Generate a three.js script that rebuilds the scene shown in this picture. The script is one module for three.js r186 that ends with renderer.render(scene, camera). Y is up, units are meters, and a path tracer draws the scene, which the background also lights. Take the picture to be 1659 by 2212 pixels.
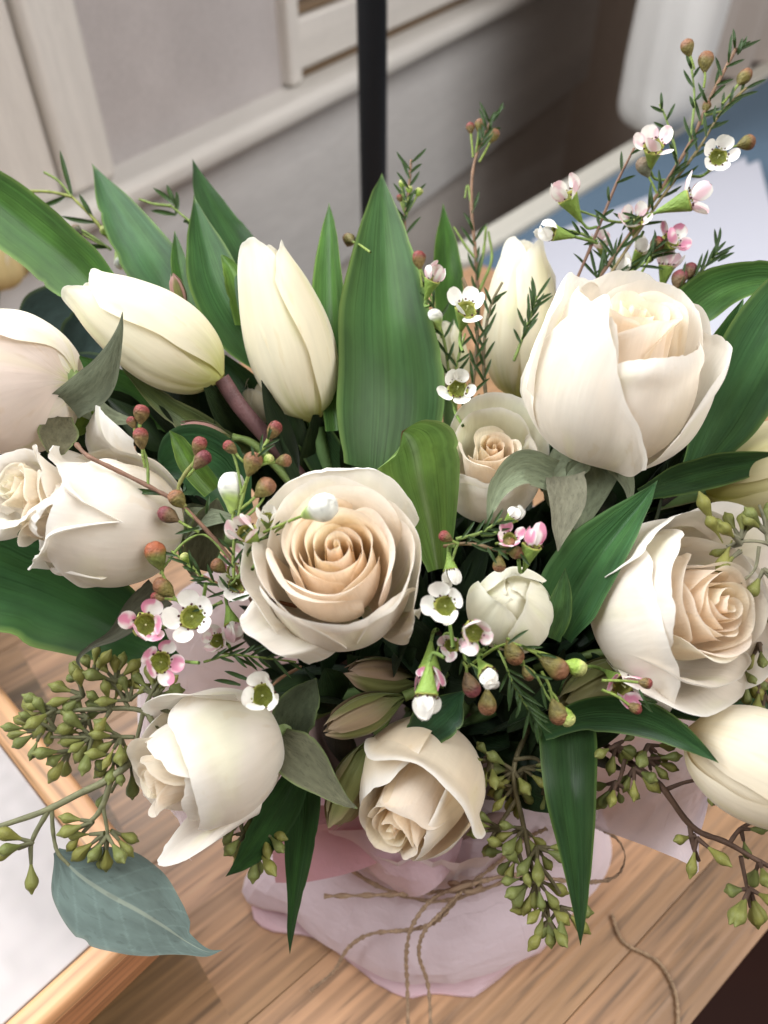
import * as THREE from 'three';
import { mergeGeometries, toCreasedNormals } from 'three/addons/utils/BufferGeometryUtils.js';
import { RoundedBoxGeometry } from 'three/addons/geometries/RoundedBoxGeometry.js';
import { RectAreaLightUniformsLib } from 'three/addons/lights/RectAreaLightUniformsLib.js';

// ---------------------------------------------------------------- camera, light, exposure
const scene = new THREE.Scene();
const renderer = new THREE.WebGLRenderer({ antialias: true });
renderer.toneMapping = THREE.LinearToneMapping;
renderer.toneMappingExposure = 1.12;
renderer.shadowMap.enabled = true;
const camera = new THREE.PerspectiveCamera(67, 768 / 1024, 0.01, 30);
camera.position.set(0, 0.4, 0);
camera.lookAt(0, 0, -0.4);
camera.focus = 0.262; camera.userData.fStop = 7.8;
camera.updateMatrixWorld(true);
scene.background = new THREE.Color().setRGB(0.17, 0.138, 0.118);      // the dim room behind the camera
RectAreaLightUniformsLib.init();
// the wall with the window runs from the near left to the far right
const WU = new THREE.Vector3(Math.sin(30.7 * Math.PI / 180), 0, -Math.cos(30.7 * Math.PI / 180));
const WN = new THREE.Vector3(-WU.z, 0, WU.x);                        // its normal, into the room
const WO = new THREE.Vector3(-0.10, 0, -0.99);                       // a point at its foot
const onWall = (s, y, n = 0) => WO.clone().addScaledVector(WU, s).addScaledVector(WN, n).setY(y);
const V0 = (x, y, z) => new THREE.Vector3(x, y, z);
function areaLight(name, at, towards, w, h, color, power) {
  const l = new THREE.RectAreaLight(color, power, w, h); l.name = name;
  l.position.copy(at); l.lookAt(towards); scene.add(l); return l;
}
areaLight('window_daylight', onWall(-0.72, 1.08, 0.06), onWall(-0.72, 1.08, 2), 1.5, 1.15, new THREE.Color().setRGB(0.95, 0.98, 1.0), 7.0);
areaLight('unseen_side_light', V0(1.05, 1.6, 0.1), V0(0, 0.1, -0.8), 1.2, 1.2, new THREE.Color().setRGB(1.0, 0.975, 0.945), 5.4);  // out of view at the right, placed to light the wall and rose hearts

// ---------------------------------------------------------------- helpers
const rad = (d) => d * Math.PI / 180, cl = (x, a = 0, b = 1) => Math.min(b, Math.max(a, x)), mix = (a, b, t) => a + (b - a) * t;
const sm = (a, b, x) => { const t = cl((x - a) / (b - a)); return t * t * (3 - 2 * t); };
let seed = 7; const rnd = () => { seed = (seed * 1664525 + 1013904223) >>> 0; return seed / 4294967296; };
const rr = (a, b) => a + (b - a) * rnd();
const hash = (x, y, z) => { let h = Math.imul(x, 374761393) ^ Math.imul(y, 668265263) ^ Math.imul(z, 2147483647 ^ 1274126177); h = Math.imul(h ^ (h >>> 13), 1274126177); return ((h ^ (h >>> 16)) >>> 0) / 4294967296; };
function noise(x, y, z = 0) {
  const X = Math.floor(x), Y = Math.floor(y), Z = Math.floor(z), f = (t) => t * t * (3 - 2 * t), a = f(x - X), b = f(y - Y), c = f(z - Z);
  const e = (i, j, k) => hash(X + i, Y + j, Z + k);
  return 2 * mix(mix(mix(e(0, 0, 0), e(1, 0, 0), a), mix(e(0, 1, 0), e(1, 1, 0), a), b), mix(mix(e(0, 0, 1), e(1, 0, 1), a), mix(e(0, 1, 1), e(1, 1, 1), a), b), c) - 1;
}
const fbm = (x, y, z = 0, n = 4) => { let s = 0, a = 0.5; for (let i = 0; i < n; i++) { s += a * noise(x, y, z + i * 7.3); x *= 2.03; y *= 2.03; z *= 2.03; a *= 0.5; } return s; };
const F = 1106 / Math.tan(rad(33.5)), PX = 1 / F;
const V3 = (x, y, z) => new THREE.Vector3(x, y, z);
// a point of the photograph at a distance along the view, as a place in the room; and a direction given as right, up, towards the viewer
const at = (x, y, d) => V3((x - 829.5) * PX * d, (1106 - y) * PX * d, -d).applyMatrix4(camera.matrixWorld);
const way = (r, u, t) => V3(r, u, t).normalize().transformDirection(camera.matrixWorld);
function onPlane(x, y, h) { const p = at(x, y, 1).sub(camera.position); return camera.position.clone().addScaledVector(p, (h - camera.position.y) / p.y); }
function wallAt(x, y, n = 0) { const p = at(x, y, 1).sub(camera.position), o = WO.clone().addScaledVector(WN, n); const q = camera.position.clone().addScaledVector(p, o.clone().sub(camera.position).dot(WN) / p.dot(WN)); return [q.clone().sub(WO).dot(WU), q.y]; }

const used = {};
function numbered(name) { const k = used[name] = (used[name] ?? -1) + 1; return k ? name + '_' + String(k).padStart(3, '0') : name; }
function tag(o, label, category, group, kind) { if (label) o.userData.label = label; if (category) o.userData.category = category; if (group) o.userData.group = group; if (kind) o.userData.kind = kind; return o; }
function thing(name, label, category, pos, quat, group) { const g = new THREE.Group(); g.name = numbered(name); g.position.copy(pos); if (quat) g.quaternion.copy(quat); tag(g, label, category, group); scene.add(g); g.updateMatrixWorld(true); return g; }
function part(name, geo, mat, parent, label) { const m = new THREE.Mesh(geo, mat); m.name = name; m.castShadow = m.receiveShadow = true; parent.add(m); if (label) m.userData.label = label; return m; }
function world(name, geo, mat, parent, label) { parent.updateMatrixWorld(true); geo.applyMatrix4(parent.matrixWorld.clone().invert()); return part(name, geo, mat, parent, label); }
function single(name, geo, mat, pos, label, category, group, kind) { geo.translate(-pos.x, -pos.y, -pos.z); const m = part(numbered(name), geo, mat, scene); m.position.copy(pos); return tag(m, label, category, group, kind); }

function grid(nu, nv, fn) {
  const P = [], U = [], C = [], I = [];
  for (let j = 0; j <= nv; j++) for (let i = 0; i <= nu; i++) { const r = fn(i / nu, j / nv); P.push(...r.p); C.push(...(r.c ?? [1, 1, 1])); U.push(...(r.uv ?? [i / nu, j / nv])); }
  for (let j = 0; j < nv; j++) for (let i = 0; i < nu; i++) { const a = j * (nu + 1) + i, b = a + 1, c = a + nu + 1, d = c + 1; I.push(a, b, d, a, d, c); }
  const g = new THREE.BufferGeometry(); g.setAttribute('position', new THREE.Float32BufferAttribute(P, 3)); g.setAttribute('uv', new THREE.Float32BufferAttribute(U, 2)); g.setAttribute('color', new THREE.Float32BufferAttribute(C, 3)); g.setIndex(I); g.computeVertexNormals(); return g;
}
// a tapered tube through points, radii given per point; knots roughen it
function tube(pts, radii, { seg = 6, n = 0, color = [1, 1, 1], rough = 0, tip, twist = 0 } = {}) {
  const c = new THREE.CatmullRomCurve3(pts, false, 'centripetal'), N = n || Math.max(6, pts.length * 5), fr = c.computeFrenetFrames(N);
  const R = (t) => { const k = t * (radii.length - 1), i = Math.min(radii.length - 2, Math.floor(k)); return radii.length < 2 ? radii[0] : mix(radii[i], radii[i + 1], k - i); };
  return grid(seg, N, (a, b) => { const i = Math.round(b * N), p = c.getPoint(b), th = a * 2 * Math.PI, r = R(b) * (1 + rough * noise(b * N * 0.9, 3.1, pts[0].x * 900)) * (twist ? 1 + 0.3 * Math.cos(2 * th + b * twist) : 1); p.addScaledVector(fr.normals[i], Math.cos(th) * r).addScaledVector(fr.binormals[i], Math.sin(th) * r); const k = 1 + 0.25 * noise(b * N, a * 4, 2); return { p: p.toArray(), c: (tip ? color.map((x, q) => mix(x, tip[q], b)) : color).map((x) => x * k), uv: [a, b * 8] }; });
}
function lathe(prof, seg, colorAt, { wob = 0 } = {}) {
  const c = new THREE.CatmullRomCurve3(prof.map(([r, y]) => V3(r, y, 0)), false, 'centripetal'), n = prof.length * 3;
  return grid(seg, n, (a, b) => { const p = c.getPoint(b), t = a * 2 * Math.PI, r = Math.max(0, p.x) * (1 + wob * noise(Math.cos(t) * 2 + 5, Math.sin(t) * 2, b * 4)); return { p: [r * Math.cos(t), p.y, r * Math.sin(t)], c: colorAt ? colorAt(b, a) : undefined }; });
}
// axes of a flower: y along its stalk, z towards the viewer as far as that is across y; turned by roll
function pose(axis, roll = 0) {
  const y = axis.clone().normalize(), t = way(0, 0, 1), z = t.clone().addScaledVector(y, -t.dot(y)).normalize(), x = y.clone().cross(z);
  const q = new THREE.Quaternion().setFromRotationMatrix(new THREE.Matrix4().makeBasis(x, y, z));
  return q.multiply(new THREE.Quaternion().setFromAxisAngle(V3(0, 1, 0), rad(roll)));
}

// ---------------------------------------------------------------- textures and materials
function dataTex(w, h, fn, srgb) {
  const d = new Uint8Array(w * h * 4);
  for (let y = 0; y < h; y++) for (let x = 0; x < w; x++) { const c = fn(x / w, y / h), o = (y * w + x) * 4; for (let k = 0; k < 3; k++) d[o + k] = 255 * cl(Array.isArray(c) ? c[k] : c); d[o + 3] = 255; }
  const t = new THREE.DataTexture(d, w, h); t.wrapS = t.wrapT = THREE.RepeatWrapping; t.magFilter = THREE.LinearFilter; if (srgb) t.colorSpace = THREE.SRGBColorSpace; t.needsUpdate = true; return t;
}
const T = {
  petalBump: dataTex(256, 256, (u, v) => 0.5 + 0.22 * fbm(u * 40 + Math.sin(v * 5) * 1.2, v * 5, 1, 3) + 0.5 * fbm(u * 5, v * 7, 9, 4)),
  petalTint: dataTex(256, 256, (u, v) => { const k = 0.97 + 0.025 * fbm(u * 30, v * 4, 4, 3) + 0.05 * fbm(u * 4, v * 4, 8, 3), w = 0.03 * fbm(u * 3, v * 3, 21, 3), s = 0.035 * sm(0.3, 0.5, fbm(u * 16, v * 10, 41, 3)); return [k * (1 - s * 0.5), k * (0.99 - w * 0.5) * (1 - s * 0.8), k * (0.975 - w) * (1 - s * 1.4)]; }, true),
  leafBump: dataTex(256, 256, (u, v) => 0.5 + 0.4 * noise(u * 60, v * 1.5, 2) + 0.25 * fbm(u * 9, v * 9, 3, 3)),
  leafTint: dataTex(256, 512, (u, v) => { const k = 0.9 + 0.09 * fbm(u * 40, v * 1.8, 1, 3) + 0.2 * fbm(u * 5, v * 7, 6, 4); return [k * (0.98 + 0.1 * fbm(u * 3, v * 2, 31, 2)), k, k * (0.97 + 0.08 * fbm(u * 8, v * 3, 11, 2))]; }, true),
  netTint: dataTex(256, 256, (u, v) => { const k = 0.88 + 0.14 * fbm(u * 14, v * 14, 5, 4); const s = fbm(u * 26, v * 26, 14, 2) > 0.36 ? 0.92 : 1; return [k * s, k * s, k * s]; }, true),
  grit: dataTex(256, 256, (u, v) => 0.5 + 0.5 * fbm(u * 24, v * 24, 3, 4)),
  paper: dataTex(512, 512, (u, v) => { const f = (x) => 1 - Math.abs(x); return 0.5 * f(fbm(u * 5, v * 5, 1, 3) * 2) + 0.35 * f(fbm(u * 11, v * 9, 5, 3) * 2) + 0.1 * fbm(u * 60, v * 60, 2, 2); }),
  wall: dataTex(512, 512, (u, v) => { const k = 0.93 + 0.06 * fbm(u * 6, v * 6, 2, 5) + 0.03 * noise(u * 200, v * 200); return [k, k * 0.995, k * 0.985]; }, true),
  wood: dataTex(1024, 512, (u, v) => {
    const w = fbm(u * 2.5, v * 5, 3, 3) * 0.5, ring = 0.5 + 0.5 * Math.sin((v * 26 + w * 9) * 2.2), fine = fbm(u * 7, v * 150, 6, 3), pore = 1 - 0.22 * sm(0.15, 0.5, fbm(u * 14, v * 170, 9, 3)), patch = fbm(u * 2.2, v * 3, 12, 3);  // patch: broad wood tone, strengthened to suggest uneven light on the table
    const k = (0.9 + 0.035 * ring + 0.22 * fine + 0.42 * patch) * pore; return [k * 0.86, k * 0.735, k * 0.60 * (1 + patch * 0.15)];
  }, true),
  woodBump: dataTex(512, 512, (u, v) => 0.5 + 0.4 * fbm(u * 6, v * 120, 6, 3) ),
  cloth: dataTex(256, 256, (u, v) => 0.5 + 0.25 * Math.sin(u * 2 * Math.PI * 48) * Math.sin(v * 2 * Math.PI * 48) + 0.2 * fbm(u * 20, v * 20, 2, 3)),
};
const phys = (o) => new THREE.MeshPhysicalMaterial({ side: THREE.DoubleSide, ...o }), col = (r, g, b) => new THREE.Color().setRGB(r, g, b);
const M = {
  petal: phys({ vertexColors: true, map: T.petalTint, bumpMap: T.petalBump, bumpScale: 0.0003, roughness: 0.9, transmission: 0.4, sheen: 0.25, sheenRoughness: 0.5, sheenColor: col(1, 1, 1), specularIntensity: 0.5 }),
  heart: phys({ vertexColors: true, map: T.petalTint, bumpMap: T.petalBump, bumpScale: 0.0003, roughness: 0.9, transmission: 0.55, specularIntensity: 0.5 }),
  tulip: phys({ vertexColors: true, map: T.petalTint, bumpMap: T.petalBump, bumpScale: 0.00012, roughness: 0.8, transmission: 0.34, clearcoat: 0.18, clearcoatRoughness: 0.42, specularIntensity: 0.6 }),
  leaf: phys({ vertexColors: true, map: T.leafTint, bumpMap: T.leafBump, bumpScale: 0.00025, roughness: 0.9, transmission: 0.25, clearcoat: 0.28, clearcoatRoughness: 0.3, specularIntensity: 0.2 }),
  sepal: phys({ vertexColors: true, map: T.netTint, bumpMap: T.grit, bumpScale: 0.0003, roughness: 0.95, transmission: 0.25, specularIntensity: 0.3, sheen: 0.3, sheenColor: col(0.9, 0.95, 0.85), sheenRoughness: 0.5 }),
  gum: phys({ vertexColors: true, map: T.netTint, bumpMap: T.grit, bumpScale: 0.0001, roughness: 0.9, transmission: 0.12, clearcoat: 0.12, clearcoatRoughness: 0.5 }),
  stem: phys({ vertexColors: true, bumpMap: T.grit, bumpScale: 0.0002, roughness: 0.6 }),
  bud: phys({ vertexColors: true, bumpMap: T.grit, bumpScale: 0.0005, roughness: 0.55, specularIntensity: 0.5, clearcoat: 0.1, clearcoatRoughness: 0.4 }),
  pod: phys({ vertexColors: true, bumpMap: T.grit, bumpScale: 0.0002, roughness: 0.6, specularIntensity: 0.5, clearcoat: 0.12, clearcoatRoughness: 0.4 }),
  wax: phys({ vertexColors: true, bumpMap: T.petalBump, bumpScale: 0.00008, roughness: 0.75, transmission: 0.25, clearcoat: 0.35, clearcoatRoughness: 0.35 }),
};

// ---------------------------------------------------------------- flower builders
const curve = (pts) => { const c = new THREE.CatmullRomCurve3(pts.map(([r, y]) => V3(r, y, 0)), false, 'centripetal'); const N = 60, L = []; for (let i = 0; i <= N; i++) { const p = c.getPoint(i / N); L.push([p.x, p.y]); } return (t) => { const k = cl(t) * N, i = Math.min(N - 1, Math.floor(k)), f = k - i; return [mix(L[i][0], L[i + 1][0], f), mix(L[i][1], L[i + 1][1], f)]; }; };
function petalGeo(s, o) {
  const f = curve(o.prof), q = { drop: 0.16, dp: 2.6, spiral: 0.05, lip: 0.1, lipS: 0.78, lipA: 1.6, flL: 0, flR: 0, wav: 0.03, tip: 0, base: 0.3, crease: 0, nu: 22, nv: 22, fr: 0.018, ...o }, sd = q.seed ?? rnd() * 50;
  return grid(q.nu, q.nv, (a, b) => {
    const u = a * 2 - 1, v = b, cnr = cl((Math.abs(u) - 0.66) / 0.34), ut = Math.abs(u - q.tip * (1 - u * u)), cut = 1 - q.drop * Math.pow(ut, q.dp) - (q.cnr ?? 0) * cnr * cnr + q.fr * noise(u * 5 + sd, sd * 1.7) + q.fr * 0.5 * noise(u * 17 + sd, sd);
    let [r, y] = f(v * cut); const w = rad(q.W) * mix(q.base, 1, sm(0, 0.5, v)) * (q.nar ? mix(1, q.nar, sm(0.55, 1, v)) : 1);
    r += q.spiral * u * (0.25 + 0.75 * v);
    const t = cl((v - q.lipS) / (1 - q.lipS)), ang = t * q.lipA * (1 + 0.35 * noise(u * 1.6 + sd, 2.2)), lr = q.lip * (1 + 0.3 * noise(u * 2.3 + sd, 8.1));
    r += lr * Math.sin(Math.min(ang, 3)); y -= lr * (1 - Math.cos(Math.min(ang, 3)));
    const fl = Math.pow(cl((Math.abs(u) - 0.5) / 0.5), 2) * (u < 0 ? q.flL : q.flR) * sm(0.15, 0.75, v); r += fl;
    r += q.wav * noise(u * 2.1 + sd, v * 2.2, sd) * sm(0.1, 0.8, v) - q.crease * Math.exp(-(u * u) / 0.02) * sm(0, 0.3, v) * (1 - sm(0.8, 1, v));
    y += q.wav * 0.8 * noise(u * 2.7, sd + 4, 1) * v * v;
    const th = rad(q.phi) + u * w; r = Math.max(r, 0.004);
    const e = q.edge ? sm(q.edgeS ?? 0.82, 1, Math.max(v, Math.abs(u) * v)) : 0, g = q.foot ? 1 - sm(0.02, q.footTo ?? 0.32, v + 0.05 * noise(u * 9, sd)) : 0;
    let c = q.color; const fl0 = noise(u * 3 + sd, v * 3, sd + 9); if (q.foot && fl0 > 0.1) c = c.map((x, k) => x * mix(1, [0.96, 0.985, 0.88][k], sm(0.1, 0.6, fl0))); if (e) c = c.map((x, k) => mix(x, q.edge[k], e)); if (g) c = c.map((x, k) => mix(x, q.foot[k], g));
    return { p: [s * r * Math.cos(th), s * y, s * r * Math.sin(th)], c };
  });
}
const IVORY = [0.97, 0.895, 0.785], WHITE = [0.93, 0.88, 0.805], PEACH = [1.0, 0.855, 0.67], CREAM = [0.93, 0.82, 0.65];
const BODIES = [];
const VASE = V3(0.022, 0.0, -0.178);
function stalk(g, from, axis, r0, color) {
  const a = from.clone(), b = a.clone().addScaledVector(axis, -0.035), e = V3(VASE.x + rr(-0.03, 0.03), 0.09, VASE.z + rr(-0.03, 0.03));
  if (a.distanceTo(e) < 0.02) return;
  world('stem', tube([a, b, b.clone().lerp(e, 0.5).addScaledVector(axis, -0.01), e], [r0, r0 * 0.95, r0 * 0.9]), M.stem, g).geometry.setAttribute; const m = g.children[g.children.length - 1];
  const c = m.geometry.attributes.color; for (let i = 0; i < c.count; i++) c.setXYZ(i, c.getX(i) * color[0], c.getY(i) * color[1], c.getZ(i) * color[2]);
}
function sepalGeo(s, phi, len, lift, w = 0.22, curl = 0.3) {
  return grid(8, 16, (a, b) => {
    const u = a * 2 - 1, ww = w * Math.pow(1 - b, 0.75) * (0.6 + 0.9 * sm(0, 0.25, b)), out = len * b, ang = lift - curl * b * b * 2;
    const r = 0.13 + out * Math.cos(ang), y = 0.02 + out * Math.sin(ang) + 0.25 * u * u * ww, c = Math.cos(phi), d = Math.sin(phi), k = 0.9 + 0.2 * noise(u * 4, b * 9, phi);
    return { p: [s * (r * c - u * ww * d), s * y, s * (r * d + u * ww * c)], c: [0.30 * k, 0.34 * k, 0.22 * k] };
  });
}
function rose(label, px, axis, size, o) {
  const H = o.H ?? 1.75, s = size, ax = way(...axis), ctr = at(...px), pos = ctr.clone().addScaledVector(ax, -s * H * 0.5);
  const g = thing('rose', label, 'rose', pos, pose(ax, o.roll ?? 0), null);
  const n = o.inner ?? 13, hc = o.hc ?? 0.86, ho = o.ho ?? 0.95, rMax = o.rMax ?? 0.62;
  for (let i = 0; i < n; i++) {
    const f = i / (n - 1), K = o.k ?? 1, rho = mix(0.05, rMax, Math.pow(f, 0.9)) * (1 + 0.05 * noise(i * 1.7, K)), h = H * (mix(hc, ho, f) + 0.022 * noise(i * 3.3, K)), c = [0, 1, 2].map((k) => mix((o.core ?? PEACH)[k], IVORY[k], Math.pow(f, 1.2)) * (1 + 0.03 * noise(i, k)));
    part('petal', petalGeo(s, { prof: [[0.05, 0.06], [rho * 0.6 + 0.1, 0.3 * H], [rho * 0.95 + 0.05, 0.62 * H], [rho * 0.97 + 0.01, h * 0.88], [rho * mix(0.88, 1.05, f), h]], phi: i * 137.5 + (o.spin ?? 0) + 14 * noise(i * 2.1, K + 3), W: mix(128, 66, Math.sqrt(f)) * (1 + 0.12 * noise(i * 4.4, K)), spiral: mix(0.03, 0.12, f), lip: mix(0.008, o.inLip ?? 0.03, f), lipS: 0.88, lipA: 1.4, drop: mix(0.1, 0.36, Math.sqrt(f)), dp: 3.2, tip: 0.25 * noise(i * 5, K), wav: mix(0.012, 0.05, f), base: 0.6, color: c, edge: WHITE.map((x, k) => mix(c[k], x, 0.5)), edgeS: 0.9, nu: 30, nv: 18, fr: 0.008, seed: K * 13.1 + i * 3.7 }), M.heart, g);
  }
  for (const [i, p] of o.outer.entries()) {
    const r = p.r ?? 0.95, h = (p.h ?? 1) * H, top = p.top ?? 0.8;
    part('petal', petalGeo(s, { prof: [[0.1, 0], [r * 0.62, 0.09 * H], [r * 0.94, 0.3 * H], [r, 0.5 * H], [mix(r, top, 0.45) * 1.02, h * 0.8], [top, h]], seed: (o.k ?? 1) * 7.7 + i * 5.3, W: 62, color: p.color ?? WHITE, edge: [0.92, 0.90, 0.86], foot: [0.74, 0.74, 0.42], footTo: 0.14, nu: 38, nv: 30, wav: 0.045, cnr: 0.16, ...p }), M.petal, g);
  }
  part('calyx', lathe([[0.0, -0.34], [0.09, -0.33], [0.2, -0.22], [0.22, -0.1], [0.16, 0.0], [0.24, 0.05], [0.0, 0.07]].map(([r, y]) => [r * s, y * s]), 12, () => [0.2, 0.27, 0.1]), M.stem, g);
  for (const [phi, len, lift, w, curl] of o.sepals ?? []) part('sepal', sepalGeo(s, rad(phi), len, rad(lift), w, curl), M.sepal, g);
  if (!o.noStem) stalk(g, pos.clone().addScaledVector(ax, -s * 0.3), ax, 0.0028, [0.14, 0.22, 0.07]);
  BODIES.push([ctr, s * Math.max(1, H * 0.5)]);
  return g;
}
function tulip(label, px, axis, size, o = {}) {
  const H = o.H ?? 2.9, s = size, ax = way(...axis), pos = at(...px).addScaledVector(ax, -s * H * 0.5);
  const g = thing('tulip', label, 'tulip', pos, pose(ax, o.roll ?? 0));
  const base = o.color ?? [0.89, 0.84, 0.66], foot = o.foot ?? [0.62, 0.64, 0.22];
  for (let i = 0; i < 6; i++) {
    const out = i % 2 === 0, r = out ? 1 : 0.87, top = (o.top ?? 0.3) * (out ? 1 : o.inTop ?? 0.75), h = H * (out ? 1 : 0.97) * (1 + (o.step ?? 0.04) * noise(i * 7.3, s * 900));
    part('petal', petalGeo(s, { prof: [[0.12, 0], [0.62 * r, 0.09 * H], [0.95 * r, 0.27 * H], [r, 0.48 * H], [mix(r, top, 0.36), 0.75 * h], [mix(r, top, 0.8), 0.92 * h], [top, h]], phi: i * 60 + (o.spin ?? 20) + 8 * noise(i * 9, s * 500), W: (o.W ?? 56) * (out ? 1 : 0.95), nar: 1.25, base: 0.75, drop: 0.3, dp: 1.9, spiral: 0.1, lip: o.lip ?? 0.05, lipS: 0.93, lipA: 1.2, wav: 0.03, crease: out ? 0.045 : 0.02, fr: 0.012, color: base.map((x) => x * (out ? 1 : 0.99)), edge: [0.9, 0.89, 0.8], edgeS: 0.8, foot, footTo: o.footTo ?? 0.34, nu: 26, nv: 30, seed: i * 3.1 + size * 1000 }), M.tulip, g);
  }
  if (o.core) part('inner_petals', lathe([[0.05, 0.1], [0.5, 0.35], [0.66, 0.9], [0.5, 1.5], [0.22, 0.9 * H], [0, 0.93 * H]].map(([r, y]) => [r * s, y * s]), 18, () => o.core, { wob: 0.25 }), M.tulip, g);
  const stem = o.stem ?? [0.12, 0.22, 0.07]; for (const k of [0.25, 0.5, 0.75]) BODIES.push([pos.clone().addScaledVector(ax, s * H * k), s]);
  if (o.stemTo) world('stem', tube([pos, ...o.stemTo.map((p) => at(...p))], [0.0031, 0.0031, 0.003], { seg: 10, color: stem }), M.stem, g); else stalk(g, pos, ax, 0.003, stem);
  return g;
}
// a leaf blade along points [x, y, depth, half width] of the photograph
function bladeGeo(pts, o = {}) {
  const c = new THREE.CatmullRomCurve3(pts.map(([x, y, d]) => at(x, y, d)), false, 'centripetal');
  const hw = pts.map(([, , d, w]) => w * PX * d), W = (t) => { const k = t * (hw.length - 1), i = Math.min(hw.length - 2, Math.floor(k)), f = k - i, p0 = hw[Math.max(0, i - 1)], p1 = hw[i], p2 = hw[i + 1], p3 = hw[Math.min(hw.length - 1, i + 2)]; return Math.max(0.00005, 0.5 * (2 * p1 + (p2 - p0) * f + (2 * p0 - 5 * p1 + 4 * p2 - p3) * f * f + (3 * p1 - p0 - 3 * p2 + p3) * f * f * f)); };
  const cup = o.cup ?? 0.15, fold = o.fold ?? 0.12, roll = rad(o.roll ?? 0), sd = o.seed ?? rnd() * 90, color = o.color ?? [0.055, 0.13, 0.035], edge = o.edge ?? [0.25, 0.36, 0.10], mid = o.mid, nu = o.nu ?? 14, nv = o.nv ?? 36;
  return grid(nu, nv, (a, b) => {
    const u = a * 2 - 1, p = c.getPoint(b), t = c.getTangent(b), toEye = camera.position.clone().sub(p).normalize();
    let side = t.clone().cross(toEye).normalize().negate(); side.applyAxisAngle(t, roll + rad(o.twist ?? 0) * (b - 0.5)); const nrm = t.clone().cross(side).normalize(); if (nrm.dot(toEye) < 0) nrm.negate();
    const w = W(b) * (b > 0.93 ? Math.sqrt(Math.max(0.0, 1 - Math.pow((b - 0.93) / 0.07, 2))) : 1) / Math.max(0.35, Math.cos(roll)) * (o.lop ? (u > 0 ? o.lop(b) : 1) : 1) * (1 + 0.05 * noise(b * 7, u > 0 ? 3 : 8, sd) - 0.3 * cl(noise(b * 13, u > 0 ? 31 : 58, sd) - 0.5));
    p.addScaledVector(side, u * w).addScaledVector(nrm, w * (cup * u * u + fold * Math.abs(u) + (o.wav ?? 0.1) * noise(b * 4, u * 1.3, sd)));
    let q = color; const e = sm(0.9, 1, Math.abs(u)); q = q.map((x, k) => mix(x, edge[k], Math.max(e * 0.5, b > 0.965 || b < 0 ? (o.tipPale ?? 0.5) : 0)));
    if (o.veins) { const f = b * o.veins - Math.abs(u) * 1.6, k = Math.abs(f - Math.round(f)); if (k < 0.05) q = q.map((x) => x * 1.18); } if (mid && Math.abs(u) < (o.midW ?? 0.08)) q = mid; if (o.tipColor && b > 0.97) q = o.tipColor;
    const n = 1 + 0.12 * noise(u * 2, b * 5, sd); return { p: p.toArray(), c: q.map((x) => x * n), uv: [a, b * (o.vr ?? 1)] };
  });
}
function leaf(label, pts, o = {}) { const base = at(...pts[0].slice(0, 3)); return single(o.name ?? 'tulip_leaf', bladeGeo(pts, o), o.mat ?? M.leaf, base, label, o.category ?? 'leaf', o.group); }
function bladePart(g, name, pts, o = {}) { return world(name, bladeGeo(pts, o), o.mat ?? M.leaf, g, o.label); }

// waxflower pieces
const budKinds = { R: [[0.16, 0.11, 0.04], [0.21, 0.045, 0.04]], B: [[0.15, 0.125, 0.035], [0.22, 0.1, 0.05]], O: [[0.13, 0.15, 0.035], [0.3, 0.09, 0.04]], G: [[0.22, 0.32, 0.05], [0.48, 0.50, 0.18]], W: [[0.34, 0.46, 0.10], [0.86, 0.85, 0.78]], K: [[0.12, 0.12, 0.08], [0.2, 0.14, 0.09]], M: [[0.14, 0.09, 0.045], [0.19, 0.05, 0.055]] };
const budGeos = {}; for (const k in budKinds) budGeos[k] = lathe(k === 'W' ? [[0.02, -1.9], [0.28, -1.6], [0.55, -0.9], [0.82, -0.3], [0.98, 0.25], [0.85, 0.8], [0.5, 1.15], [0, 1.25]] : [[0.12, -1.5], [0.3, -1.2], [0.75, -0.55], [0.95, 0.1], [0.84, 0.65], [0.5, 1.0], [0.2, 1.08], [0, 1.0]], 12, (b, a) => { const t = sm(0.35, 0.55, b + 0.05 * noise(a * 6, 3)), n = (1 + 0.3 * noise(a * 9, b * 9, 4)) * (noise(a * 26, b * 22, 8) > 0.4 ? 0.65 : 1); return [0, 1, 2].map((q) => mix(budKinds[k][0][q], budKinds[k][1][q], t) * n); }, { wob: 0.12 });
function waxPetal(open, pink, sd) {
  return grid(8, 9, (a, b) => {
    const u = a * 2 - 1, w = Math.sqrt(Math.max(0, 1 - Math.pow(2 * b * 0.96 - 0.92, 2))) * 0.41 + 0.08 * (1 - b), e = open + (1 - open) * 0.25, el = mix(1.2, 0.28, open) + 0.95 * b * (1 - open) * (1 - open), len = mix(1.0, 0.66, open);
    const out = 0.46 + len * b * Math.cos(el), up = len * b * Math.sin(el) + 0.5 * u * u * w * open + 0.3 * b * b * b * open + 0.04 * noise(u * 2 + sd, b * 3, sd), lat = u * w;
    const p = cl(pink * sm(-0.1, 0.55, noise(u * 1.6 + sd, b * 2.4, sd * 2) + 0.25 * pink)), s = 1 + 0.05 * noise(u * 5, b * 5, sd);
    return { p: [out, up, lat], c: [mix(0.86, 0.66, p) * s, mix(0.84, 0.24, p) * s, mix(0.78, 0.36, p) * s] };
  });
}
const waxPetals = {}; for (const [k, pink] of [['w', 0.06], ['p', 0.55], ['m', 1.1]]) waxPetals[k] = [1, 0.72, 0.35, 0.1].map((open) => [0, 1, 2].map((i) => waxPetal(open, pink, 3 + i * 5.5 + pink * 3)));
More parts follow.
